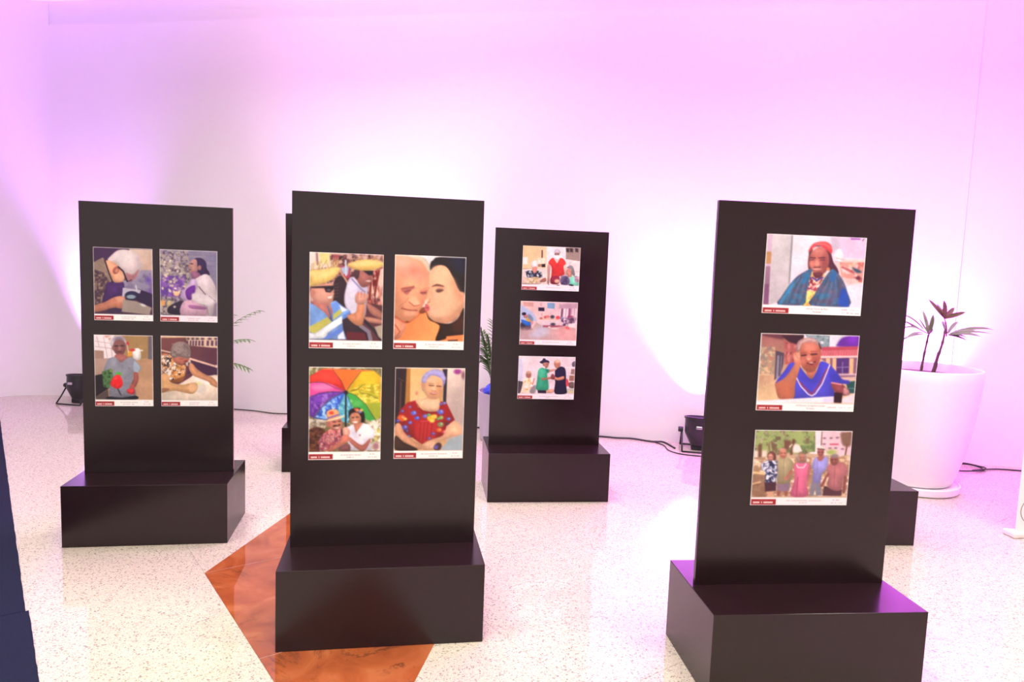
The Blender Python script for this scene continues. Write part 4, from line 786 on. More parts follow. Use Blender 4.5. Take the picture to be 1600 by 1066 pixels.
def pic_group():
    p = Pic(PH, PW, ((125, 48), (1308, 75), (1232, 985), (57, 975)), 'c8a890')
    p.poly(((800, 60), (1312, 70), (1290, 400), (780, 340)), 'fbe4f0'); p.poly(((935, 70), (1300, 75), (1280, 390), (1000, 340), (920, 240)), 'f4c8d8')
    for x, y in ((965, 155), (1045, 155), (1122, 150), (960, 228), (1030, 280), (1100, 278), (1185, 290)): p.ell(x, y, 20, 10, '84607c')
    p.line(((1035, 232), (1130, 232)), 20, 'd8607c'); p.line(((935, 80), (925, 240)), 14, '8c6c64')
    p.mottle(((110, 40), (850, 60), (850, 300), (700, 360), (560, 330), (110, 400)), ('8c9468', '64784c', 'a8a880', '7c6450', '9cac6c'), 50, 4, .36, .56)
    p.poly(((470, 180), (560, 190), (530, 280), (480, 300)), '7c5044', e=12); p.line(((590, 180), (560, 340)), 36, '6c4438', e=10); p.line(((540, 260), (570, 230)), 16, 'f4e0d8', a=.8); p.blob(((590, 240), (640, 230), (700, 300), (640, 330), (580, 320)), 'f8e4e4', e=14); p.mottle(((650, 200), (850, 180), (850, 320), (700, 340)), ('90a06c', '708454'), 44, 9, .35, .55)
    p.poly(((100, 300), (260, 300), (260, 380), (100, 400)), 'f0d8d0', e=16); p.line(((180, 240), (175, 380)), 46, '74503c', e=12); p.line(((290, 240), (292, 300)), 18, '8c6c50')
    p.blob(((1160, 100), (1230, 80), (1300, 85), (1290, 240), (1230, 260), (1180, 230)), '846054', e=16); p.line(((1240, 240), (1215, 380)), 22, '84584c'); p.ell(1050, 330, 60, 36, 'a8b868', e=20); p.ell(1230, 410, 60, 40, 'a0b478', e=20)
    p.poly(((90, 390), (1280, 380), (1240, 860), (60, 860)), 'c49880', e=20); p.mottle(((90, 390), (1280, 380), (1240, 870), (60, 870)), ('e8c4a0', '9c7060', 'f4dcc4', 'b0886c'), 70, 15, .46, .66, sy=36); p.blob(((80, 600), (240, 620), (240, 860), (60, 860)), '8c6450', e=24, a=.8); p.line(((100, 570), (240, 590)), 26, 'f0c890'); p.line(((90, 710), (180, 690)), 20, 'ecc090', a=.8)
    # 1 woman, patterned blouse
    p.poly(((230, 680), (375, 680), (370, 800), (240, 815)), '4c2838'); p.poly(((250, 810), (350, 805), (340, 870), (270, 870)), 'd8a488', e=8); b1 = ((190, 470), (260, 420), (340, 420), (395, 430), (390, 600), (370, 690), (240, 700), (240, 560), (200, 540)); p.poly(b1, '40406c'); p.mottle(b1, ('b8bcd8', '282c54', 'e0dcec'), 34, 3, .48, .62)
    p.blob(((270, 350), (310, 310), (365, 340), (370, 410), (330, 420), (275, 410)), '6c3c3c'); p.ell(306, 385, 34, 46, 'd09080'); p.face(306, 390, 34, 46, '', '5c3030')
    # 2 man, olive shirt
    p.poly(((380, 710), (550, 700), (535, 800), (470, 815), (385, 800)), '8c7088'); p.poly(((385, 800), (430, 800), (420, 865), (385, 865)), '9c5c50'); p.poly(((470, 805), (520, 800), (510, 865), (475, 865)), '9c5c50')
    p.poly(p.smooth(((390, 430), (440, 380), (510, 380), (575, 440), (570, 560), (550, 690), (460, 715), (385, 700), (395, 560)), 3), 'a89878'); p.line(((470, 400), (460, 700)), 8, '8c7c60', a=.7); p.ell(460, 340, 46, 62, 'c88070'); p.face(460, 345, 44, 58, '', '643430'); p.ell(452, 292, 40, 18, 'd89888', e=8)
    p.line(((560, 560), (500, 650)), 36, 'b87060'); p.ell(490, 650, 26, 22, 'c07c6c')
    # 3 woman, pink dress
    p.poly(p.smooth(((590, 490), (640, 450), (740, 450), (790, 500), (770, 600), (740, 700), (760, 865), (550, 865), (590, 700), (600, 600)), 3), 'e06c94'); p.line(((640, 640), (620, 865)), 12, 'a83c64', a=.7); p.line(((625, 480), (640, 515), (710, 515), (740, 470)), 13, 'fbe8f0'); p.line(((780, 520), (750, 740)), 30, 'b86c74', a=.9)
    p.blob(((630, 390), (680, 340), (735, 360), (745, 440), (700, 460), (640, 450)), 'a08880'); p.ell(692, 395, 36, 52, 'c48070'); p.face(692, 400, 36, 50, '', '5c3030')
    # 4 man, hat and lavender shirt
    p.poly(((800, 700), (920, 690), (930, 860), (860, 865), (850, 780), (830, 865), (780, 860)), '847c8c'); p.poly(p.smooth(((810, 500), (850, 390), (920, 400), (990, 380), (1010, 460), (980, 540), (930, 600), (910, 700), (820, 690), (830, 560)), 3), '9c94dc'); p.line(((880, 430), (870, 690)), 8, '7c74c0', a=.7)
    p.ell(918, 325, 42, 56, 'a8605c'); p.face(918, 335, 40, 50, '', '48242c'); p.blob(((860, 285), (900, 262), (950, 265), (980, 300), (920, 295)), 'f0dcd0'); p.line(((880, 285), (965, 295)), 12, '4c3038'); p.blob(((880, 385), (960, 380), (930, 430), (890, 430)), 'a8605c')
    # 5 man, rose shirt
    p.poly(((960, 740), (1060, 780), (1180, 790), (1170, 865), (940, 865)), '54303c'); p.poly(p.smooth(((990, 520), (1060, 460), (1150, 450), (1230, 500), (1245, 600), (1190, 660), (1170, 790), (1080, 800), (1000, 740), (1020, 620)), 3), 'b87078'); p.line(((1090, 500), (1080, 790)), 8, '94505c', a=.7); p.line(((1010, 600), (930, 740)), 36, '9c5450'); p.line(((1220, 640), (1200, 820)), 36, '8c4c4c')
    p.ell(1085, 425, 50, 66, '9c5c54'); p.ell(1090, 375, 48, 24, '948084', e=10); p.face(1080, 430, 46, 58, '', '40202c')
    p.line(((1000, 640), (970, 740)), 16, 'f4dcc0', a=.7)
    p.caption(.895, .26, .918, (.36, .08), 'fff0f6'); p.border(.006, 'd8c8cc'); return p
# ================================================================ the room
WYAW = -0.17036
WT = Vector((math.cos(WYAW), math.sin(WYAW), 0)); WN = Vector((math.sin(WYAW), -math.cos(WYAW), 0))   # along the back wall, and out of it
W0 = Vector((-4.85, 7.448, 0))
def wall_pt(s, out=0, z=0):
    p = W0 + WT*s + WN*out; return Vector((p.x, p.y, z))
def wall_x(x, out=0, z=0):
    return wall_pt((x-W0.x)/WT.x, out, z)
def strip_wall(name, path, z0, z1, th=.12):
    """an upright wall along plan points, thickened away from the room"""
    P = [Vector((p[0], p[1], 0)) for p in path]; n = len(P); vs_ = []; fs = []
    nor = []
    for i in range(n):
        t = (P[min(i+1, n-1)]-P[max(i-1, 0)]).normalized(); nor.append(Vector((-t.y, t.x, 0)))
    for i in range(n):
        b_ = P[i]+nor[i]*th
        vs_ += [(P[i].x, P[i].y, z0), (P[i].x, P[i].y, z1), (b_.x, b_.y, z1), (b_.x, b_.y, z0)]
    for i in range(n-1):
        a, c = i*4, i*4+4
        for k in range(4):
            fs.append((a+k, a+(k+1) % 4, c+(k+1) % 4, c+k))
    fs.append((3, 2, 1, 0)); fs.append(tuple((n-1)*4+k for k in range(4)))
    o = mesh(name, vs_, fs, M_WALL); tag(o, kind='structure'); return o
SL = 8.98/1.0
lin_end = wall_x(3.752)
back = [wall_pt(0, -.010), wall_x(8.5, -.010)]
wb = strip_wall('wall_back', back, 0, CEIL_Z)
# lining board in front of the back wall, stopping short of the ceiling and of the right corner
sl = (3.752-W0.x)/WT.x
bm = bmesh.new()
Mw = Matrix.Translation(W0) @ Matrix.Rotation(WYAW, 4, 'Z')
add_box(bm, 0, sl, 0, .0098, 0, 3.835, Mw)
tag(from_bm('trim_1', bm, M_WALL), kind='structure')
# left corner is rounded and runs on towards the hall
Rc = .5; cen = wall_pt(0, Rc)
path = []
for k in range(0, 25):
    a = math.radians(90*k/24)
    p = cen + WT*(-Rc*math.sin(a)) - WN*(Rc*math.cos(a)); path.append(p)
path.append(path[-1]+WN*15.0)
path = path[::-1]
wl = strip_wall('wall_left', path, 0, CEIL_Z)
wl.data.polygons.foreach_set('use_smooth', [True]*len(wl.data.polygons))
md = wl.modifiers.new('edge', 'EDGE_SPLIT'); md.split_angle = math.radians(40)
# unseen wall added on the right to block ambient light from that side
pr = wall_x(6.4)
wr = strip_wall('blocker_wall_right', [pr, pr+WN*14.5], 0, CEIL_Z)
# ceiling
mesh('ceiling', [(-9, -9, CEIL_Z), (11, -9, CEIL_Z), (11, 9, CEIL_Z), (-9, 9, CEIL_Z), (-9, -9, CEIL_Z+.15), (11, -9, CEIL_Z+.15), (11, 9, CEIL_Z+.15), (-9, 9, CEIL_Z+.15)],
     [(3, 2, 1, 0), (4, 5, 6, 7), (0, 1, 5, 4), (1, 2, 6, 5), (2, 3, 7, 6), (3, 0, 4, 7)], M_CEIL)
tag(bpy.data.objects['ceiling'], kind='structure')

# floor: bed, terrazzo tiles laid on the skew, red marble slabs
floor = mesh('floor', [(-9, -9, -.003), (11, -9, -.003), (11, 9, -.003), (-9, 9, -.003), (-9, -9, -.1), (11, -9, -.1), (11, 9, -.1), (-9, 9, -.1)],
             [(0, 1, 2, 3), (7, 6, 5, 4), (0, 4, 5, 1), (1, 5, 6, 2), (2, 6, 7, 3), (3, 7, 4, 0)], M_JOINT)
tag(floor, kind='structure')
A = Vector((-1.441, 3.262)); ang2 = math.radians(-53.9)
d2 = Vector((math.cos(ang2), math.sin(ang2))); d3 = Vector((-d2.y, d2.x)); PT = .89
g = .0006; h = PT/2-g
tile_me = bpy.data.meshes.new('tile')
v = [(sx*h, sy*h, z) for z in (-.003, 0) for sx, sy in ((-1, -1), (1, -1), (1, 1), (-1, 1))]
tile_me.from_pydata(v, [], [(4, 5, 6, 7), (0, 1, 5, 4), (1, 2, 6, 5), (2, 3, 7, 6), (3, 0, 4, 7)]); tile_me.materials.append(M_TERR)
for i in range(-12, 14):
    for j in range(-12, 14):
        c = A + d2*(PT*(i+.5)) + d3*(PT*(j+.5))
        if not (-6.6 < c.x < 7.2 and .9 < c.y < 8.3): continue
        if (Vector((c.x, c.y, 0))-W0).dot(WN) < -.45: continue
        t = bpy.data.objects.new('tile', tile_me); t.location = (c.x, c.y, 0); t.rotation_euler = (0, 0, ang2); link(t, floor)
# plain terrazzo continues behind the camera, seen only as reflected light
mesh('terrazzo_field', [(-9, -9, -.0015), (11, -9, -.0015), (11, 1.6, -.0015), (-9, 1.6, -.0015)], [(0, 1, 2, 3)], M_TERR, floor)
ang1 = math.radians(80.9); d1 = Vector((math.cos(ang1), math.sin(ang1)))
L1, L2 = 1.60, 1.76
para = [A, A+d2*L2, A+d2*L2+d1*L1, A+d1*L1]
def clip(poly, nrm, c):
    out = []
    for i in range(len(poly)):
        a, b_ = poly[i], poly[(i+1) % len(poly)]; da, db = a.dot(nrm)-c, b_.dot(nrm)-c
        if da >= 0: out.append(a)
        if (da > 0) != (db > 0) and abs(da-db) > 1e-9: out.append(a+(b_-a)*(da/(da-db)))
    return out
cuts = [-2*PT, 0, PT, 2*PT]; a0 = A.dot(d2)
for lo, hi in zip(cuts[:-1], cuts[1:]):
    q = clip(clip(para, d2, a0+lo+.0012), -d2, -(a0+hi-.0012))
    if len(q) < 3: continue
    n = len(q); vs_ = [(p.x, p.y, .0010) for p in q]+[(p.x, p.y, -.001) for p in q]
    fs = [tuple(range(n))]+[(i, i+n, (i+1) % n+n, (i+1) % n) for i in range(n)]
    mesh('marble_slab', vs_, fs, M_MARB, floor)
M_SEAM = plain('marble_joint', (.75, .55, .45), .4)
q = para; n = 4
mesh('marble_bed', [(p.x, p.y, .0004) for p in para], [(0, 1, 2, 3)], M_SEAM, floor)

# ================================================================ display stands
PWD, PHT, BW, BD, BH, PY, PT_ = .7694, 1.4643, .8088, .4767, .3256, .0041, .020
def stand(label, x, y, rz, ph=PHT, px=0.0, tilt=0.0, group='black display stands'):
    s = thing('display_stand', label, 'display stand', (x, y, 0), rz, group)
    b_ = box('base', -BW/2, BW/2, -BD/2, BD/2, 0, BH, M_BLACK, s, bevel=.0018)
    Mt = Matrix.Translation((px, 0, BH)) @ Matrix.Rotation(tilt, 4, 'Y')
    p_ = box('panel', -PWD/2, PWD/2, PY, PY+PT_, 0, ph, M_BLACK, s, bevel=.0012, M=Mt)
    c_ = box('edge_strip', PWD/2-.0002, PWD/2+.0006, PY+.003, PY+PT_-.003, .01, ph-.01, M_EDGE, p_, M=Mt)
    # two battens screwed behind carry the panel on its base
    for sx in (-1, 1):
        box('batten', sx*.22-.02, sx*.22+.02, PY+PT_, PY+PT_+.03, 0, .5, M_BLACK, s, M=Mt)
    return s
ST = [(-1.92234, 3.80005, .17481), (-.51390, 2.89275, .17064), (.24734, 4.74385, .12516), (1.12195, 2.64786, .10483)]
stand('black stand with four portrait prints, one of a person at a sewing machine', *ST[0])
stand('black stand with four portrait prints, one of a couple under a rainbow umbrella', *ST[1])
stand('black stand with three landscape prints, the lowest of a couple dancing', *ST[2])
stand('black stand with three landscape prints, the lowest of five people outdoors', *ST[3])
a5 = .15; cx = -1.629+BW/2*math.cos(a5)-BD/2*math.sin(a5); cy = 4.958+BW/2*math.sin(a5)+BD/2*math.cos(a5)
stand('black stand with a slightly leaning panel behind the rainbow umbrella stand', cx, cy, a5, 1.545, -.022, -.012)
a6 = .075; cx6 = 2.380-BW/2*math.cos(a6)-BD/2*math.sin(a6); cy6 = 3.967-BW/2*math.sin(a6)+BD/2*math.cos(a6)
stand('black stand behind the landscape stand, its base close to the big white pot', cx6, cy6, a6, px=-.012)

# ================================================================ photo prints
def photo(pic, si, x0, z0, land, label, text=None):
    W_, H_ = (.3905, .2935) if land else (.2925, .3885)
    x, y, rz = ST[si]
    Ms = Matrix.Translation((x, y, 0)) @ Matrix.Rotation(rz, 4, 'Z')
    loc = Ms @ Vector((x0, PY, BH+z0-H_))
    t = thing('photo_print', label, 'photo print', loc, rz, 'photo prints on the stands')
    box('board', -W_/2, W_/2, -.0032, 0, 0, H_, M_PAPER, t)
    p = pic(); ny, nx = p.u.shape
    X = (p.u-.5)*W_; Z = (1-p.v)*H_
    co = np.stack([X, np.full_like(X, -.0036), Z], -1).reshape(-1, 3)
    idx = np.arange(nx*ny).reshape(ny, nx)
    fc = np.stack([idx[:-1, :-1], idx[1:, :-1], idx[1:, 1:], idx[:-1, 1:]], -1).reshape(-1, 4)
    me = bpy.data.meshes.new('picture')
    me.vertices.add(len(co)); me.vertices.foreach_set('co', co.ravel().astype(np.float32))
    me.loops.add(fc.size); me.loops.foreach_set('vertex_index', fc.ravel().astype(np.int32))
    me.polygons.add(len(fc)); me.polygons.foreach_set('loop_start', np.arange(0, fc.size, 4).astype(np.int32))
    me.update(calc_edges=True); me.validate()
    at = me.color_attributes.new('ink', 'FLOAT_COLOR', 'POINT')
    col = np.ones((nx*ny, 4), np.float32); col[:, :3] = np.clip(p.linear().reshape(-1, 3)*INK, 0, .92); at.data.foreach_set('color', col.ravel())
    me.materials.append(M_INK); link(bpy.data.objects.new('picture', me), t)
    if text:
        for s_, zz, hh in text:
            cu = bpy.data.curves.new('caption', 'FONT'); cu.body = s_; cu.size = hh; cu.align_x = 'CENTER'; cu.resolution_u = 2
            to = bpy.data.objects.new('caption', cu); COL.objects.link(to)
            dg = bpy.context.evaluated_depsgraph_get(); dg.update()
            tm = bpy.data.meshes.new_from_object(to.evaluated_get(dg)); bpy.data.objects.remove(to)
            tm.transform(Matrix.Translation((.02, -.0040, zz)) @ Matrix.Rotation(math.pi/2, 4, 'X'))
            tm.materials.clear(); tm.materials.append(M_TEXT)
            link(bpy.data.objects.new('caption', tm), t)
INK = .94
zt, zb = 1.226, .7605
photo(pic_sewing, 0, -.171, zt, False, 'print of a white-haired person in spectacles bent over a sewing machine')
photo(pic_garden, 0, .1585, zt+.001, False, 'print of a dark-haired woman in a pale coat beside flowering shrubs')
photo(pic_rose, 0, -.1755, zb-.002, False, 'print of a person in a grey t-shirt holding a red flower')
photo(pic_table, 0, .1585, zb-.001, False, 'print of a grey-haired woman in an orange patterned blouse at a white table')
photo(pic_hats, 1, -.1685, zt-.001, False, 'print of two men in straw hats and sunglasses, one in a striped polo')
photo(pic_kiss, 1, .1695, zt+.002, False, 'print of a dark-haired woman kissing an old person on the cheek')
photo(pic_umbrella, 1, -.167, zb-.001, False, 'print of a couple sitting under a rainbow umbrella')
photo(pic_red_blouse, 1, .1795, zb+.001, False, 'print of a lilac-haired woman in a red flowered blouse')
photo(pic_meal, 2, -.0025, 1.353, True, 'print of a helper in a red top standing by people at a meal')
photo(pic_hall, 2, -.004, .984, True, 'print of people seated around a hall, one in a wheelchair')
photo(pic_dance, 2, -.0035, .612, True, 'print of a woman in green dancing with a man in navy')
photo(pic_shawl, 3, .001, 1.350, True, 'print of a woman in a red headscarf and a blue shawl', [('ILPI Lar Torres de Melo', .0185, .0088), ('Fortaleza', .0075, .0088)])
photo(pic_blue_dress, 3, .005, .981, True, 'print of a smiling person in a blue dress leaning on one hand', [('ILPI Recanto do Sagrado Coração', .0185, .0085), ('Fortaleza', .0075, .0085)])
photo(pic_group, 3, .0095, .611, True, 'print of five people standing side by side under trees')

# ================================================================ stage lamps washing the wall
def par_can(label, x, y, tilt, colour, angle, power=1.0, rz=WYAW):
    t = thing('par_can', label, 'stage light', (x, y, 0), rz, 'purple par cans along the wall')
    t.scale = (1.28, 1.28, 1.28)
    Mc = Matrix.Translation((0, 0, .125)) @ Matrix.Rotation(-tilt, 4, 'X')
    L = .095
    lathe('housing', [(.0, -L), (.035, -L), (.045, -L+.004), (.083, -.015), (.088, .0), (.088, L-.006), (.094, L-.005), (.094, L+.008), (.082, L+.008), (.082, L-.012)], M_METAL, t, 28, Mc)
    lathe('lens', [(0, L-.008), (.04, L-.006), (.081, L-.012)], M_LENS, t, 28, Mc)
    hb = box('control_box', -.04, .04, -.028, .028, -L-.03, -L+.006, M_METAL, t, bevel=.004, M=Mc)
    box('handle', -.02, .02, -.100, -.082, .025, .045, M_STEEL, t, bevel=.004, M=Mc)
    # yoke that opens into two feet
    for sx, yy in ((-1, -.11), (1, .11)):
        pass
    for nm, yy in (('yoke_leg', -.115), ('yoke_leg', .115)):
        bm = bmesh.new()
        for sx in (-1, 1):
            v_, f_ = tube_geo([(sx*.106, 0, .135), (sx*.106, yy*.55, .06), (sx*.106, yy, .006)], .006, 6)
            vv = [bm.verts.new(p) for p in v_]
            for f in f_: bm.faces.new([vv[i] for i in f])
        v_, f_ = tube_geo([(-.106, yy, .006), (.106, yy, .006)], .006, 6); vv = [bm.verts.new(p) for p in v_]
        for f in f_: bm.faces.new([vv[i] for i in f])
        from_bm(nm, bm, M_METAL, t, smooth=True)
    for sx in (-1, 1):
        Mk = Matrix.Translation((sx*.115, 0, .135)) @ Matrix.Rotation(math.pi/2, 4, 'Y')
        lathe('knob', [(0, -.016), (.016, -.016), (.019, -.010), (.019, .010), (.016, .016), (0, .016)], M_METAL, t, 12, Mk)
    ld = bpy.data.lights.new('beam', 'SPOT'); ld.energy = PAR_POWER*power; ld.color = colour; ld.spot_size = math.radians(angle); ld.spot_blend = 1.0; ld.shadow_soft_size = .07
    lo = bpy.data.objects.new('beam', ld); link(lo, t)
    lo.matrix_parent_inverse = Matrix.Identity(4)
    lo.matrix_local = Mc @ Matrix.Translation((0, 0, L+.03)) @ Matrix.Rotation(math.pi, 4, 'X')
    return t
par_can('black par can on the floor beside the sewing machine print stand', -4.425, 7.125, .09, PAR_COLS[0], PAR_ANGLE[0], PAR_GAIN[0])
par_can('black par can on the floor behind the slightly leaning panel', -1.32, 6.60, .09, PAR_COLS[1], PAR_ANGLE[1], PAR_GAIN[1])
par_can('black par can on the floor between two stands with landscape prints', 1.665, 6.10, .09, PAR_COLS[2], PAR_ANGLE[2], PAR_GAIN[2])
par_can('black par can on the floor behind the big white pot', 3.42, 5.765, .09, PAR_COLS[3], PAR_ANGLE[3], PAR_GAIN[3])

# added ceiling lights, out of view, brightening stands, pot, floor and wall
for x, y in FILL_LAMPS:
    t = thing('fill_ceiling_light', 'added square ceiling light, out of view, filling the exhibition stands', 'ceiling light', (x, y, CEIL_Z), 0, 'added fill lights')
    bm = bmesh.new()
    for a_ in ((-.33, .33, -.33, -.30), (-.33, .33, .30, .33), (-.33, -.30, -.30, .30), (.30, .33, -.30, .30)): add_box(bm, *a_, -.02, 0)
    from_bm('frame', bm, M_STEEL, t)
    mesh('diffuser', [(-.3, -.3, -.006), (.3, -.3, -.006), (.3, .3, -.006), (-.3, .3, -.006)], [(3, 2, 1, 0)], M_PAPER, t)
    ld = bpy.data.lights.new('fill_lamp', 'AREA'); ld.shape = 'SQUARE'; ld.size = .58; ld.energy = FILL_POWER; ld.color = FILL_COL; ld.spread = math.radians(146)
    lo = bpy.data.objects.new('fill_lamp', ld); link(lo, t); lo.location = (0, 0, -.012)

# ================================================================ plants
def blade(p0, p1, wid, droop=.0, nrm=(0, 0, 1), n=7, fold=.25):
    p0, p1 = Vector(p0), Vector(p1); ax = p1-p0; L = ax.length; t = ax.normalized(); nv = Vector(nrm)
    sd = t.cross(nv); sd = sd.normalized() if sd.length > 1e-4 else Vector((1, 0, 0)); up = sd.cross(t)
    vs_, fs = [], []
    for i in range(n+1):
        s_ = i/n; c = p0+ax*s_+Vector((0, 0, -droop*s_*s_*L + droop*s_*L*.35))
        ww = wid*(math.sin(math.pi*min(1, (s_*.86+.10)))**.7) if i < n else wid*.06
        vs_ += [c-sd*ww/2+up*ww*fold, c, c+sd*ww/2+up*ww*fold]
    for i in range(n):
        a = i*3; fs += [(a, a+1, a+4, a+3), (a+1, a+2, a+5, a+4)]
    return vs_, fs
def leaf(name, p0, p1, wid, mat, parent, droop=0, nrm=(0, 0, 1)):
    v, f = blade(p0, p1, wid, droop, nrm); return mesh(name, v, f, mat, parent, smooth=True)

# -- big white pot with a lady palm
PX, PYY = 3.055, 5.21
pot = thing('plant_pot', 'big white tapered plant pot on a round saucer holding slim palm canes', 'plant pot', (PX, PYY, 0))
lathe('saucer', [(0, .0), (.300, .0), (.318, .008), (.322, .030), (.322, .055), (.312, .060), (.300, .050), (.0, .046)], M_POT, pot, 64)
lathe('body', [(0, .052), (.245, .052), (.262, .062), (.285, .12), (.318, .24), (.348, .38), (.372, .54), (.389, .70), (.398, .83), (.401, .905), (.396, .913), (.384, .913), (.378, .90), (.372, .80), (.0, .80)], M_POT, pot, 72)
lathe('soil', [(.377, .845), (.25, .858), (0, .862)], M_SOIL, pot, 40)
palm = thing('lady_palm', 'slim lady palm with few narrow fan leaves growing in the big white pot', 'plant', (PX, PYY, .855))
def cane(pts, r):
    P = curve_pts(pts, 6); rad = []
    for i in range(len(P)): rad.append(r*(1.35 if i % 4 == 0 else 1.0)*(1-.35*i/len(P)))
    tube('cane', P, rad, M_STEM, palm, 8)
SC = 5.15/1099.16
def pp(u, v, dy=0.0):      # sheet of the plant facing the hall, in pot coordinates (hundredths of the pot drawing)
    return Vector(((u-1452)*SC-(v-577)*SC*.036+.015, dy, (577-v)*SC*1.0+(u-1452)*SC*.036+.02))
cane([pp(1449, 590), pp(1451, 560, .01), pp(1455, 530, .02), pp(1456, 518, .02)], .0085)
cane([pp(1462, 590, -.05), pp(1466, 555, -.05), pp(1472, 530, -.04), pp(1475, 508, -.03)], .0100)
cane([pp(1456, 590, .06), pp(1457, 570, .06), pp(1461, 545, .07)], .0080)
cane([pp(1469, 590, .03), pp(1472, 572, .03), pp(1477, 548, .04)], .0065)
cane([pp(1482, 521, .0), pp(1480, 505, .0), pp(1475, 492, 0)], .0050)
c1, c2, c3 = pp(1456, 518, .02), pp(1475, 492, 0), pp(1482, 519, .0)
for u, v, dy, w_ in ((1450, 488, -.05, .026), (1467, 486, .08, .036), (1459, 480, .16, .03)): leaf('leaf', c1, pp(u, v, dy), w_, M_LEAF, palm, .05, (0, -1, .2))
for u, v, dy in ((1442, 495, .06), (1446, 509, -.1), (1430, 503, .12)):
    q = pp(u, v, dy); leaf('leaf', c1, q, .022, M_LEAF, palm, -.1, (0, -.6, 1))
for u, v, dy, w_ in ((1414, 475, .12, .030), (1408, 498, -.02, .030), (1402, 512, -.12, .026), (1410, 522, .02, .022), (1406, 485, .2, .026)): leaf('leaf', c1+(pp(u, v, dy)-c1)*.18, pp(u, v, dy), w_, M_LEAF, palm, .35, (0, -.5, 1))
for u, v, dy, w_ in ((1450, 462, .03, .030), (1465, 463, -.04, .038), (1456, 476, -.1, .036), (1477, 477, .10, .03), (1491, 475, .02, .036), (1496, 481, -.08, .032), (1470, 468, .14, .03), (1485, 470, .2, .028)): leaf('leaf', c2, pp(u, v, dy), w_, M_LEAFD, palm, .03, (0, -1, .3))
for u, v, dy, w_ in ((1562, 500, .05, .034), (1539, 507, -.08, .024), (1513, 493, .12, .026), (1519, 513, -.12, .038), (1518, 519, .02, .028), (1508, 523, -.05, .026), (1498, 492, .2, .022), (1501, 503, -.2, .03), (1484, 495, .1, .02)): leaf('leaf', c3+(pp(u, v, dy)-c3)*.08, pp(u, v, dy), w_, M_LEAF, palm, .22, (0, -.7, 1))

# -- arching palms in grey pots
def frond(parent, base, tip, rise, seed, mat=None, half=.16):
    """arching midrib with narrow leaflets on both sides, one part"""
    rnd = random.Random(seed); base, tip = Vector(base), Vector(tip)
    mid = (base+tip)/2+Vector((0, 0, rise)); P = []
    for i in range(17):
        s_ = i/16; P.append(base*(1-s_)**2+mid*2*s_*(1-s_)+tip*s_*s_)
    V, Fc = tube_geo(P, [.005*(1-.8*i/16) for i in range(17)], 5)
    V = list(V); Fc = list(Fc)
    out = (tip-base); out.z = 0; out = out.normalized() if out.length > 1e-4 else Vector((1, 0, 0)); sd = Vector((-out.y, out.x, 0))
    for i in range(6, 17):
        t = (P[min(i+1, 16)]-P[i-1]).normalized(); L = half*(1.0-.55*abs(i-10)/8)*(.85+.3*rnd.random())
        for s_ in (-1, 1):
            e = P[i]+(sd*s_*.75+t*.75).normalized()*L+Vector((0, 0, -.25*L))
            v, f = blade(P[i], e, .019, .2, (0, 0, 1), 4); o = len(V); V += v; Fc += [tuple(k+o for k in q) for q in f]
    return mesh('frond', V, Fc, mat or M_LEAF, parent, smooth=True)
# left one, behind the sewing machine stand
lp = Vector((-2.98, 6.25, 0))
gp = thing('plant_pot', 'grey pot hidden behind the stand with the sewing machine print', 'plant pot', lp)
lathe('body', [(0, 0), (.15, 0), (.165, .012), (.21, .42), (.215, .43), (.20, .43), (.195, .38), (0, .38)], M_POTG, gp, 40)
lathe('soil', [(.197, .395), (0, .405)], M_SOIL, gp, 24)
ap = thing('areca_palm', 'arching feathery palm whose tips reach past the sewing machine print stand', 'plant', lp+Vector((0, 0, .40)))
for k, (tx, ty, tz, rise) in enumerate(((.70, .0, .67, .22), (.63, -.05, .42, .22), (.59, .03, .16, .22), (.3, .2, .95, .1), (-.3, .1, .9, .12), (-.5, -.1, .6, .2), (.1, -.3, .8, .15), (-.4, .2, .3, .3), (.35, .3, .6, .2), (-.1, .3, 1.0, .05))):
    frond(ap, (.02*math.cos(k), .02*math.sin(k), -.02), (tx, ty, tz), rise, k, half=.13)
# middle one, beside the dancing stand
mp = Vector((.0, 6.22, 0))
gm = thing('plant_pot', 'lavender grey pot behind the stand with the dancing print', 'plant pot', mp)
lathe('body', [(0, 0), (.245, 0), (.258, .012), (.288, .43), (.292, .44), (.275, .44), (.27, .38), (0, .38)], M_POTG, gm, 48)
lathe('soil', [(.272, .392), (0, .405)], M_SOIL, gm, 24)
bp_ = thing('parlor_palm', 'bushy green palm in the lavender grey pot behind the dancing stand', 'plant', mp+Vector((0, 0, .40)))
k = 0
for a_, L, z_ in ((180, .30, .62), (200, .26, .48), (165, .28, .40), (190, .34, .75), (215, .22, .66), (150, .30, .55), (90, .2, .8), (20, .3, .7), (-40, .3, .6), (60, .25, .5), (-10, .35, .45), (185, .24, .30), (175, .22, .52), (195, .30, .36)):
    k += 1; a = math.radians(a_)
    frond(bp_, (.10*math.cos(a)-.04, .03*math.sin(k), -.02), (L*math.cos(a), L*math.sin(a)*.6, z_), .16, 40+k, half=.15)
# blue plastic bag lying on the rim
bm = bmesh.new(); bmesh.ops.create_icosphere(bm, subdivisions=4, radius=1)
rn = random.Random(4)
for v in bm.verts:
    n_ = v.co.normalized(); a = .06*math.sin(5*n_.x+3*n_.z)*math.cos(4*n_.y)+.03*math.sin(9*n_.z+7*n_.y)
    v.co = n_*(1+a)
    v.co = Vector((v.co.x*.10, v.co.y*.11, max(v.co.z, -.75)*.075))
bg_ = from_bm('blue_bag', bm, M_BLUE, None, smooth=True); bg_.location = mp+Vector((-.135, -.13, .452)); tag(bg_, 'crumpled bright blue bag lying in the lavender grey pot', 'bag')

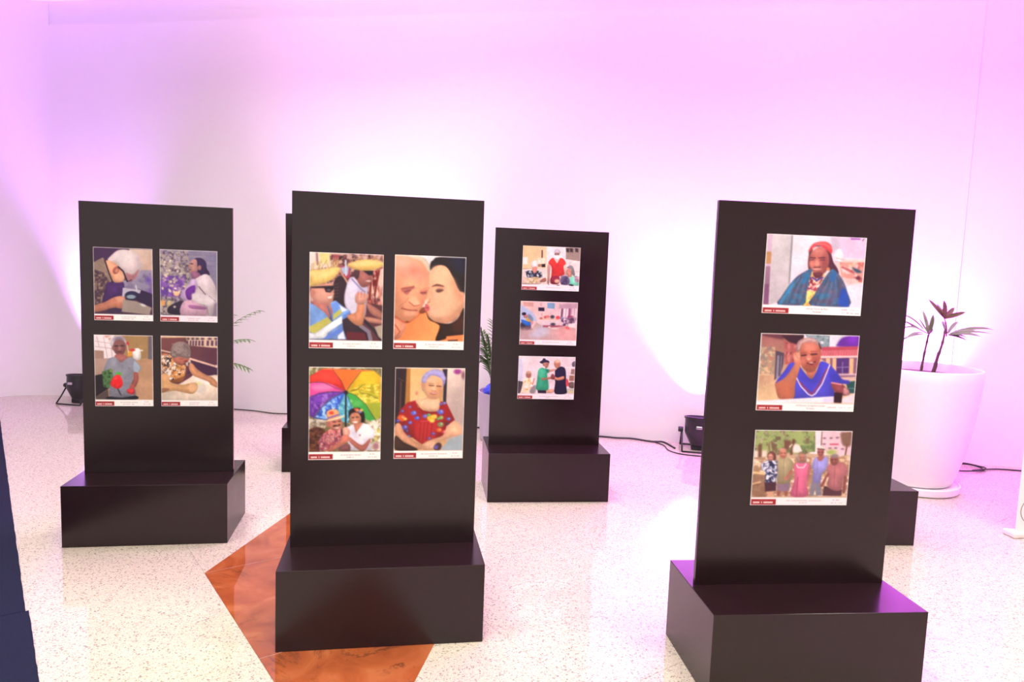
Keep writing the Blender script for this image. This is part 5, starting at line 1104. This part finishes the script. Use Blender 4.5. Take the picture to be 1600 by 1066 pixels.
# ================================================================ cables
def cable(label, pts, r=.006, n=8):
    o = tube('cable', curve_pts(pts, n), r, M_CABLE); tag(o, label, 'cable', 'black cables along the wall'); return o
W = lambda x, out, z=.006: tuple(wall_x(x, out, z))
cable('thin black cable along the wall foot beyond the arching palm', [W(-4.2, .22), W(-3.6, .10), W(-3.0, .05), W(-2.6, .04), W(-2.35, .09), W(-2.1, .05), W(-1.8, .10), W(-1.52, .16)], .005)
cable('black cable along the wall from the dancing stand to a par can', [W(-1.02, .26), W(-.6, .06), W(.2, .05), W(.85, .03), W(1.0, .04), W(1.15, .02), W(1.32, .08), W(1.42, .06), W(1.49, .20), W(1.515, .27)], .009)
cable('second thin black cable twisting beside the par can', [W(1.30, .05), W(1.42, .18), W(1.46, .36), W(1.56, .46), W(1.74, .48), W(1.95, .42), W(2.6, .1), W(3.15, .15)], .005)
M_CABLE2 = M_CABLE
def ring(cx, cy, rx, ry, z, n=28, a0=0, a1=360):
    return [(cx+rx*math.cos(math.radians(a0+(a1-a0)*i/n)), cy+ry*math.sin(math.radians(a0+(a1-a0)*i/n)), z+.004*math.sin(i*.9)) for i in range(n+1)]
cc = wall_x(3.84, .17)
cable('black cable coiled on the floor to the right of the big white pot', [W(3.62, .20)]+ring(cc.x, cc.y, .17, .12, .008, 20, 200, -150)+ring(cc.x+.02, cc.y-.01, .16, .10, .018, 20, 200, -90)+[W(4.12, .13), W(4.35, .12), W(4.7, .08), W(5.4, .05)], .0055, 3)

# ================================================================ blue carpet strips
e1 = Vector((-1.621, 2.346)); e2 = Vector((-5.014, 6.812)); ed = (e2-e1).normalized(); en = Vector((-ed.y, ed.x))
if en.x > 0: en = -en
js = (Vector((-2.004, 2.828))-e1).dot(ed)
_pl = wall_pt(0, Rc)-WT*Rc; PLW = Vector((_pl.x, _pl.y)); NLW = Vector((-WT.x, -WT.y))
def carpet(s0, s1, off, wid, label):
    rnd = random.Random(int(s1*10)); n = 60; V = []; Fc = []
    for i in range(n+1):
        s_ = s0+(s1-s0)*i/n; p = e1+ed*s_+en*(off+.003*rnd.random()); wd = min(wid, ((PLW-(e1+ed*s_+en*off)).dot(NLW))/en.dot(NLW)-.03); q = e1+ed*s_+en*(off+wd)
        V += [(p.x, p.y, .0015), (p.x, p.y, .0065), (q.x, q.y, .0065), (q.x, q.y, .0015)]
    for i in range(n):
        a = i*4
        for k_ in range(4): Fc.append((a+k_, a+4+k_, a+4+(k_+1) % 4, a+(k_+1) % 4))
    Fc.append((0, 1, 2, 3)); Fc.append((n*4+3, n*4+2, n*4+1, n*4))
    o = mesh('carpet_strip', V, Fc, M_CARPET); tag(o, label, 'carpet', 'navy carpet strips'); return o
carpet(js+.002, 5.0, .012, 1.3, 'long navy carpet strip running to the rounded wall corner')
carpet(-2.2, js-.002, .0, 1.3, 'short navy carpet strip ahead of the long one')

# ================================================================ roll-up banner at the right
bn = thing('rollup_banner', 'white roll-up banner on a pale cassette beside the big white pot', 'banner', (3.105, 4.19, 0), .09)
bm = bmesh.new(); add_box(bm, -.012, .86, -.045, .045, .0, .034); from_bm('cassette', bm, M_ALU, bn, bevel=.010, seg=3)
for x_ in (-.012, .845): box('end_cap', x_-.012, x_+.028, -.05, .05, 0, .036, M_ALU, bn, bevel=.010)
box('sheet', .022, .83, -.002, .002, .030, 2.0, M_BANNER, bn)
box('top_rail', .018, .834, -.010, .010, 1.99, 2.02, M_ALU, bn, bevel=.003)
tube('pole', [(.425, .03, .05), (.425, .02, 2.0)], .009, M_ALU, bn)
V, Fc = tube_geo(ring(.155, -.0035, .085, 0, .15, 40)[:-1]+[ring(.155, -.0035, .085, 0, .15, 40)[0]], .001, 4)
V = []; Fc = []; n = 40
for i in range(n):
    a = 2*math.pi*i/n
    for r_ in (.078, .085): V.append((.125+r_*math.cos(a), -.0026, .16+r_*math.sin(a)))
for i in range(n): Fc.append((i*2, i*2+1, ((i+1) % n)*2+1, ((i+1) % n)*2))
mesh('emblem_ring', V, Fc, M_GREY, bn)
